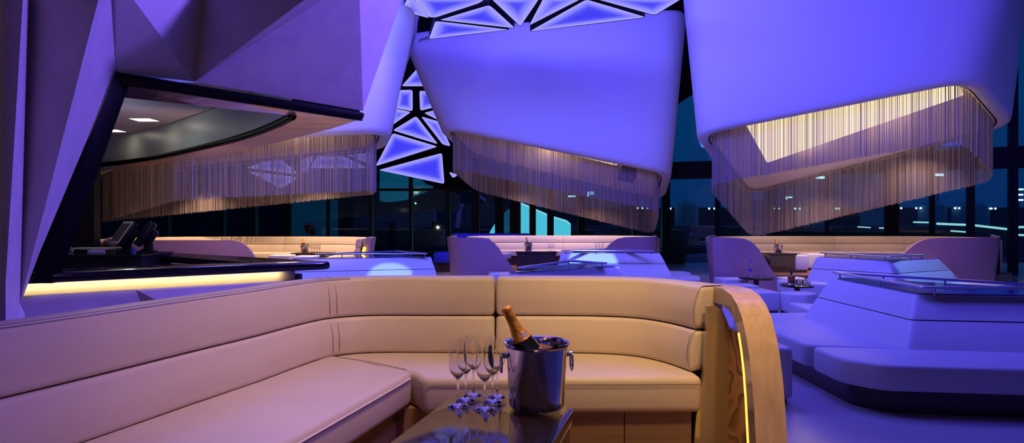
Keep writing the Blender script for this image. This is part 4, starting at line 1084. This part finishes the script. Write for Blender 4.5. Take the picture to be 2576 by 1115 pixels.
v, f = boxg(-26.2, -26, -3, 23.2, 0, 9.5); struct('wall_left_outer', v, f, M['ceil']).name = 'wall_left.002'
v, f = boxg(-14, -5.6, 2.0, 4.4, 0, 9.5); struct('wall_left_core', v, f, M['plaster'])
o = bpy.data.objects['wall_left_core']; o.name = 'wall_left.001'

# ================================================================ LIGHTS
def area(loc, target, size, power, col, name='lamp', sy=None, spread=None):
    l = bpy.data.lights.new(name, 'AREA'); l.energy = power; l.color = col; l.size = size
    if sy: l.shape = 'RECTANGLE'; l.size_y = sy
    if spread: l.spread = spread
    o = bpy.data.objects.new(name, l); COL.objects.link(o); o.location = loc
    o.rotation_euler = (Vector(target) - Vector(loc)).to_track_quat('-Z', 'Y').to_euler(); return o
def spot(loc, target, power, col, ang=40, blend=.3, r=.05, name='spotlight'):
    l = bpy.data.lights.new(name, 'SPOT'); l.energy = power; l.color = col; l.spot_size = R(ang); l.spot_blend = blend; l.shadow_soft_size = r
    o = bpy.data.objects.new(name, l); COL.objects.link(o); o.location = loc
    o.rotation_euler = (Vector(target) - Vector(loc)).to_track_quat('-Z', 'Y').to_euler(); return o
def point(loc, power, col, r=.2, name='lamp'):
    l = bpy.data.lights.new(name, 'POINT'); l.energy = power; l.color = col; l.shadow_soft_size = r
    o = bpy.data.objects.new(name, l); COL.objects.link(o); o.location = loc; return o
BL = (.088, .062, 1.0); WARM = (1.0, .62, .30); CY = (.22, .42, 1.0)
# unseen violet and blue fill added overhead for pods, banquettes and canopy
area((2, 7.5, 8.6), (3, 12.5, 3.5), 5, 500, BL, 'violet_fill')
area((7.0, 5.5, 7.5), (8, 13, 5), 4, 260, BL, 'violet_fill')
area((5.0, 6.5, 8.8), (4.5, 7.5, 0), 4, 110, BL, 'violet_fill')
area((0, 11, 8.9), (0, 12, 0), 5, 300, BL, 'violet_fill')
area((-3.5, 9.0, 7.5), (-2.5, 12, 1), 2.0, 420, (.13, .17, 1.0), 'blue_fill')
area((2.5, 8.5, 7.0), (2.6, 13.8, 1), 2.0, 260, (.17, .15, 1.0), 'violet_fill')
spot((3.6, 5.7, 6.2), (-2.9, 6.0, 3.9), 3700, (.21, .11, 1.0), 54, .5, .3, 'violet_fill')
# near booth
spot((0.3, 1.9, 4.4), (.05, 2.9, .9), 330, WARM, 68, .8, .3)
spot((1.2, .6, 3.9), (1.0, 2.7, 1.0), 190, WARM, 40, .8, .2)  # added fill that brightens the oak arm
spot((-.6, -1.0, 4.0), (-3.1, 4.4, 3.0), 60, (1.0, .50, .18), 40, .6, .3)  # added warm fill behind the camera for the left wall facets
spot((1.1, 1.3, 3.6), (-1.5, 1.8, .9), 175, (.34, .17, 1.0), 62, .7, .3, 'violet_fill')  # added violet fill for the left sofa back
# pods and booths
def warmpod(loc, p): spot(loc, (loc[0], loc[1], 0), p, (1.0, .64, .40), 112, .7, .012, 'booth_fill')  # unseen spots added to boost the light of the pod panels
warmpod((7.4, 14.1, 3.1), 200); warmpod((9.4, 13.6, 3.7), 170)
warmpod((7.1, 16.0, 2.5), 60); warmpod((9.2, 15.6, 2.9), 75); warmpod((11.3, 15.2, 3.2), 75)  # added at the rear pod rim to brighten the right booth back
warmpod((0.2, 16.8, 3.3), 230); warmpod((2.4, 16.8, 2.8), 170)
warmpod((-5.0, 14.4, 3.1), 480); warmpod((-8.0, 14.9, 2.9), 300); warmpod((-5.6, 15.75, 2.6), 60)
spot((-3.0, 16.6, 6.5), (-.8, 19.4, .9), 700, BL, 36, .6, .1, 'blue_fill')  # added blue fill aimed at the far banquette
spot((-1.6, 9.4, 6.6), (-5.2, 12.8, 2.6), 420, (.26, .12, 1.0), 60, .6, .2, 'violet_fill')  # added violet fill for the left bead curtain
spot((-2, -.5, 5.5), (-2, -3, 2.0), 45, WARM, 90, .8, .2, 'rear_wall_fill')  # added wash so the bucket has a lit wall to reflect
spot((1.6, -.5, 5.5), (1.6, -3, 2.0), 90, (.75, .50, .95), 60, .8, .2, 'rear_wall_fill')
for q in ((7.2, 14.2, 3.35), (8.7, 13.4, 3.6)): point(q, 20, (1.0, .66, .46), .25, 'pod_fill')  # unseen points added to lift the pod lining and curtains
point((1.0, 16.9, 3.4), 22, (1.0, .66, .5), .25, 'pod_fill'); point((-5.2, 14.0, 3.35), 26, (1.0, .66, .46), .25, 'pod_fill')
# white spotlight pools
spot((6, 8.2, 8.6), (7.9, 11.4, .8), 3000, CY, 11, .15)
spot((1.6, 9.5, 8.6), (1.85, 13.6, .8), 6500, CY, 7.5, .15)
spot((-2.3, 7.2, 8.6), (-2.35, 11.6, .55), 5500, CY, 6, .15)
# bar
area((X(200, 6) , 6.6, 3.2), (X(200, 6), 6.6, 0), .8, 6, (1, .8, .5), 'bar_lamp')
pa, pb = f0 - df * .6 + nf * .06, f1 - df * .5 + nf * .06
mid = (pa + pb) / 2; al = area((mid.x, mid.y, 1.075), (mid.x + nf.x * .3, mid.y + nf.y * .3, .85), (pb - pa).length, 2.8, (1, .74, .38), 'bar_edge_lamp', sy=.015)
zax = -Vector((nf.x, nf.y, -.35)).normalized(); xax = Vector((df.x, df.y, 0)); yax = zax.cross(xax)
al.rotation_euler = Matrix((xax, yax, zax)).transposed().to_euler()
al.data.spread = R(120)
spot((-4.6, 9.2, 1.25), (-5.6, 11.4, 2.84), 150, (1, .62, .34), 110, .8, .05, 'soffit_fill')  # added from below to brighten the copper soffit
spot((-2.9, 7.3, 1.25), (-2.6, 7.6, 2.84), 18, (1, .62, .34), 100, .8, .05, 'soffit_fill')
point((-6.0, 9.2, 2.75), 9, (.85, 1.0, .95), .06, 'bar_recess_fill')  # added fill that lifts the dark bulkhead
# arm light
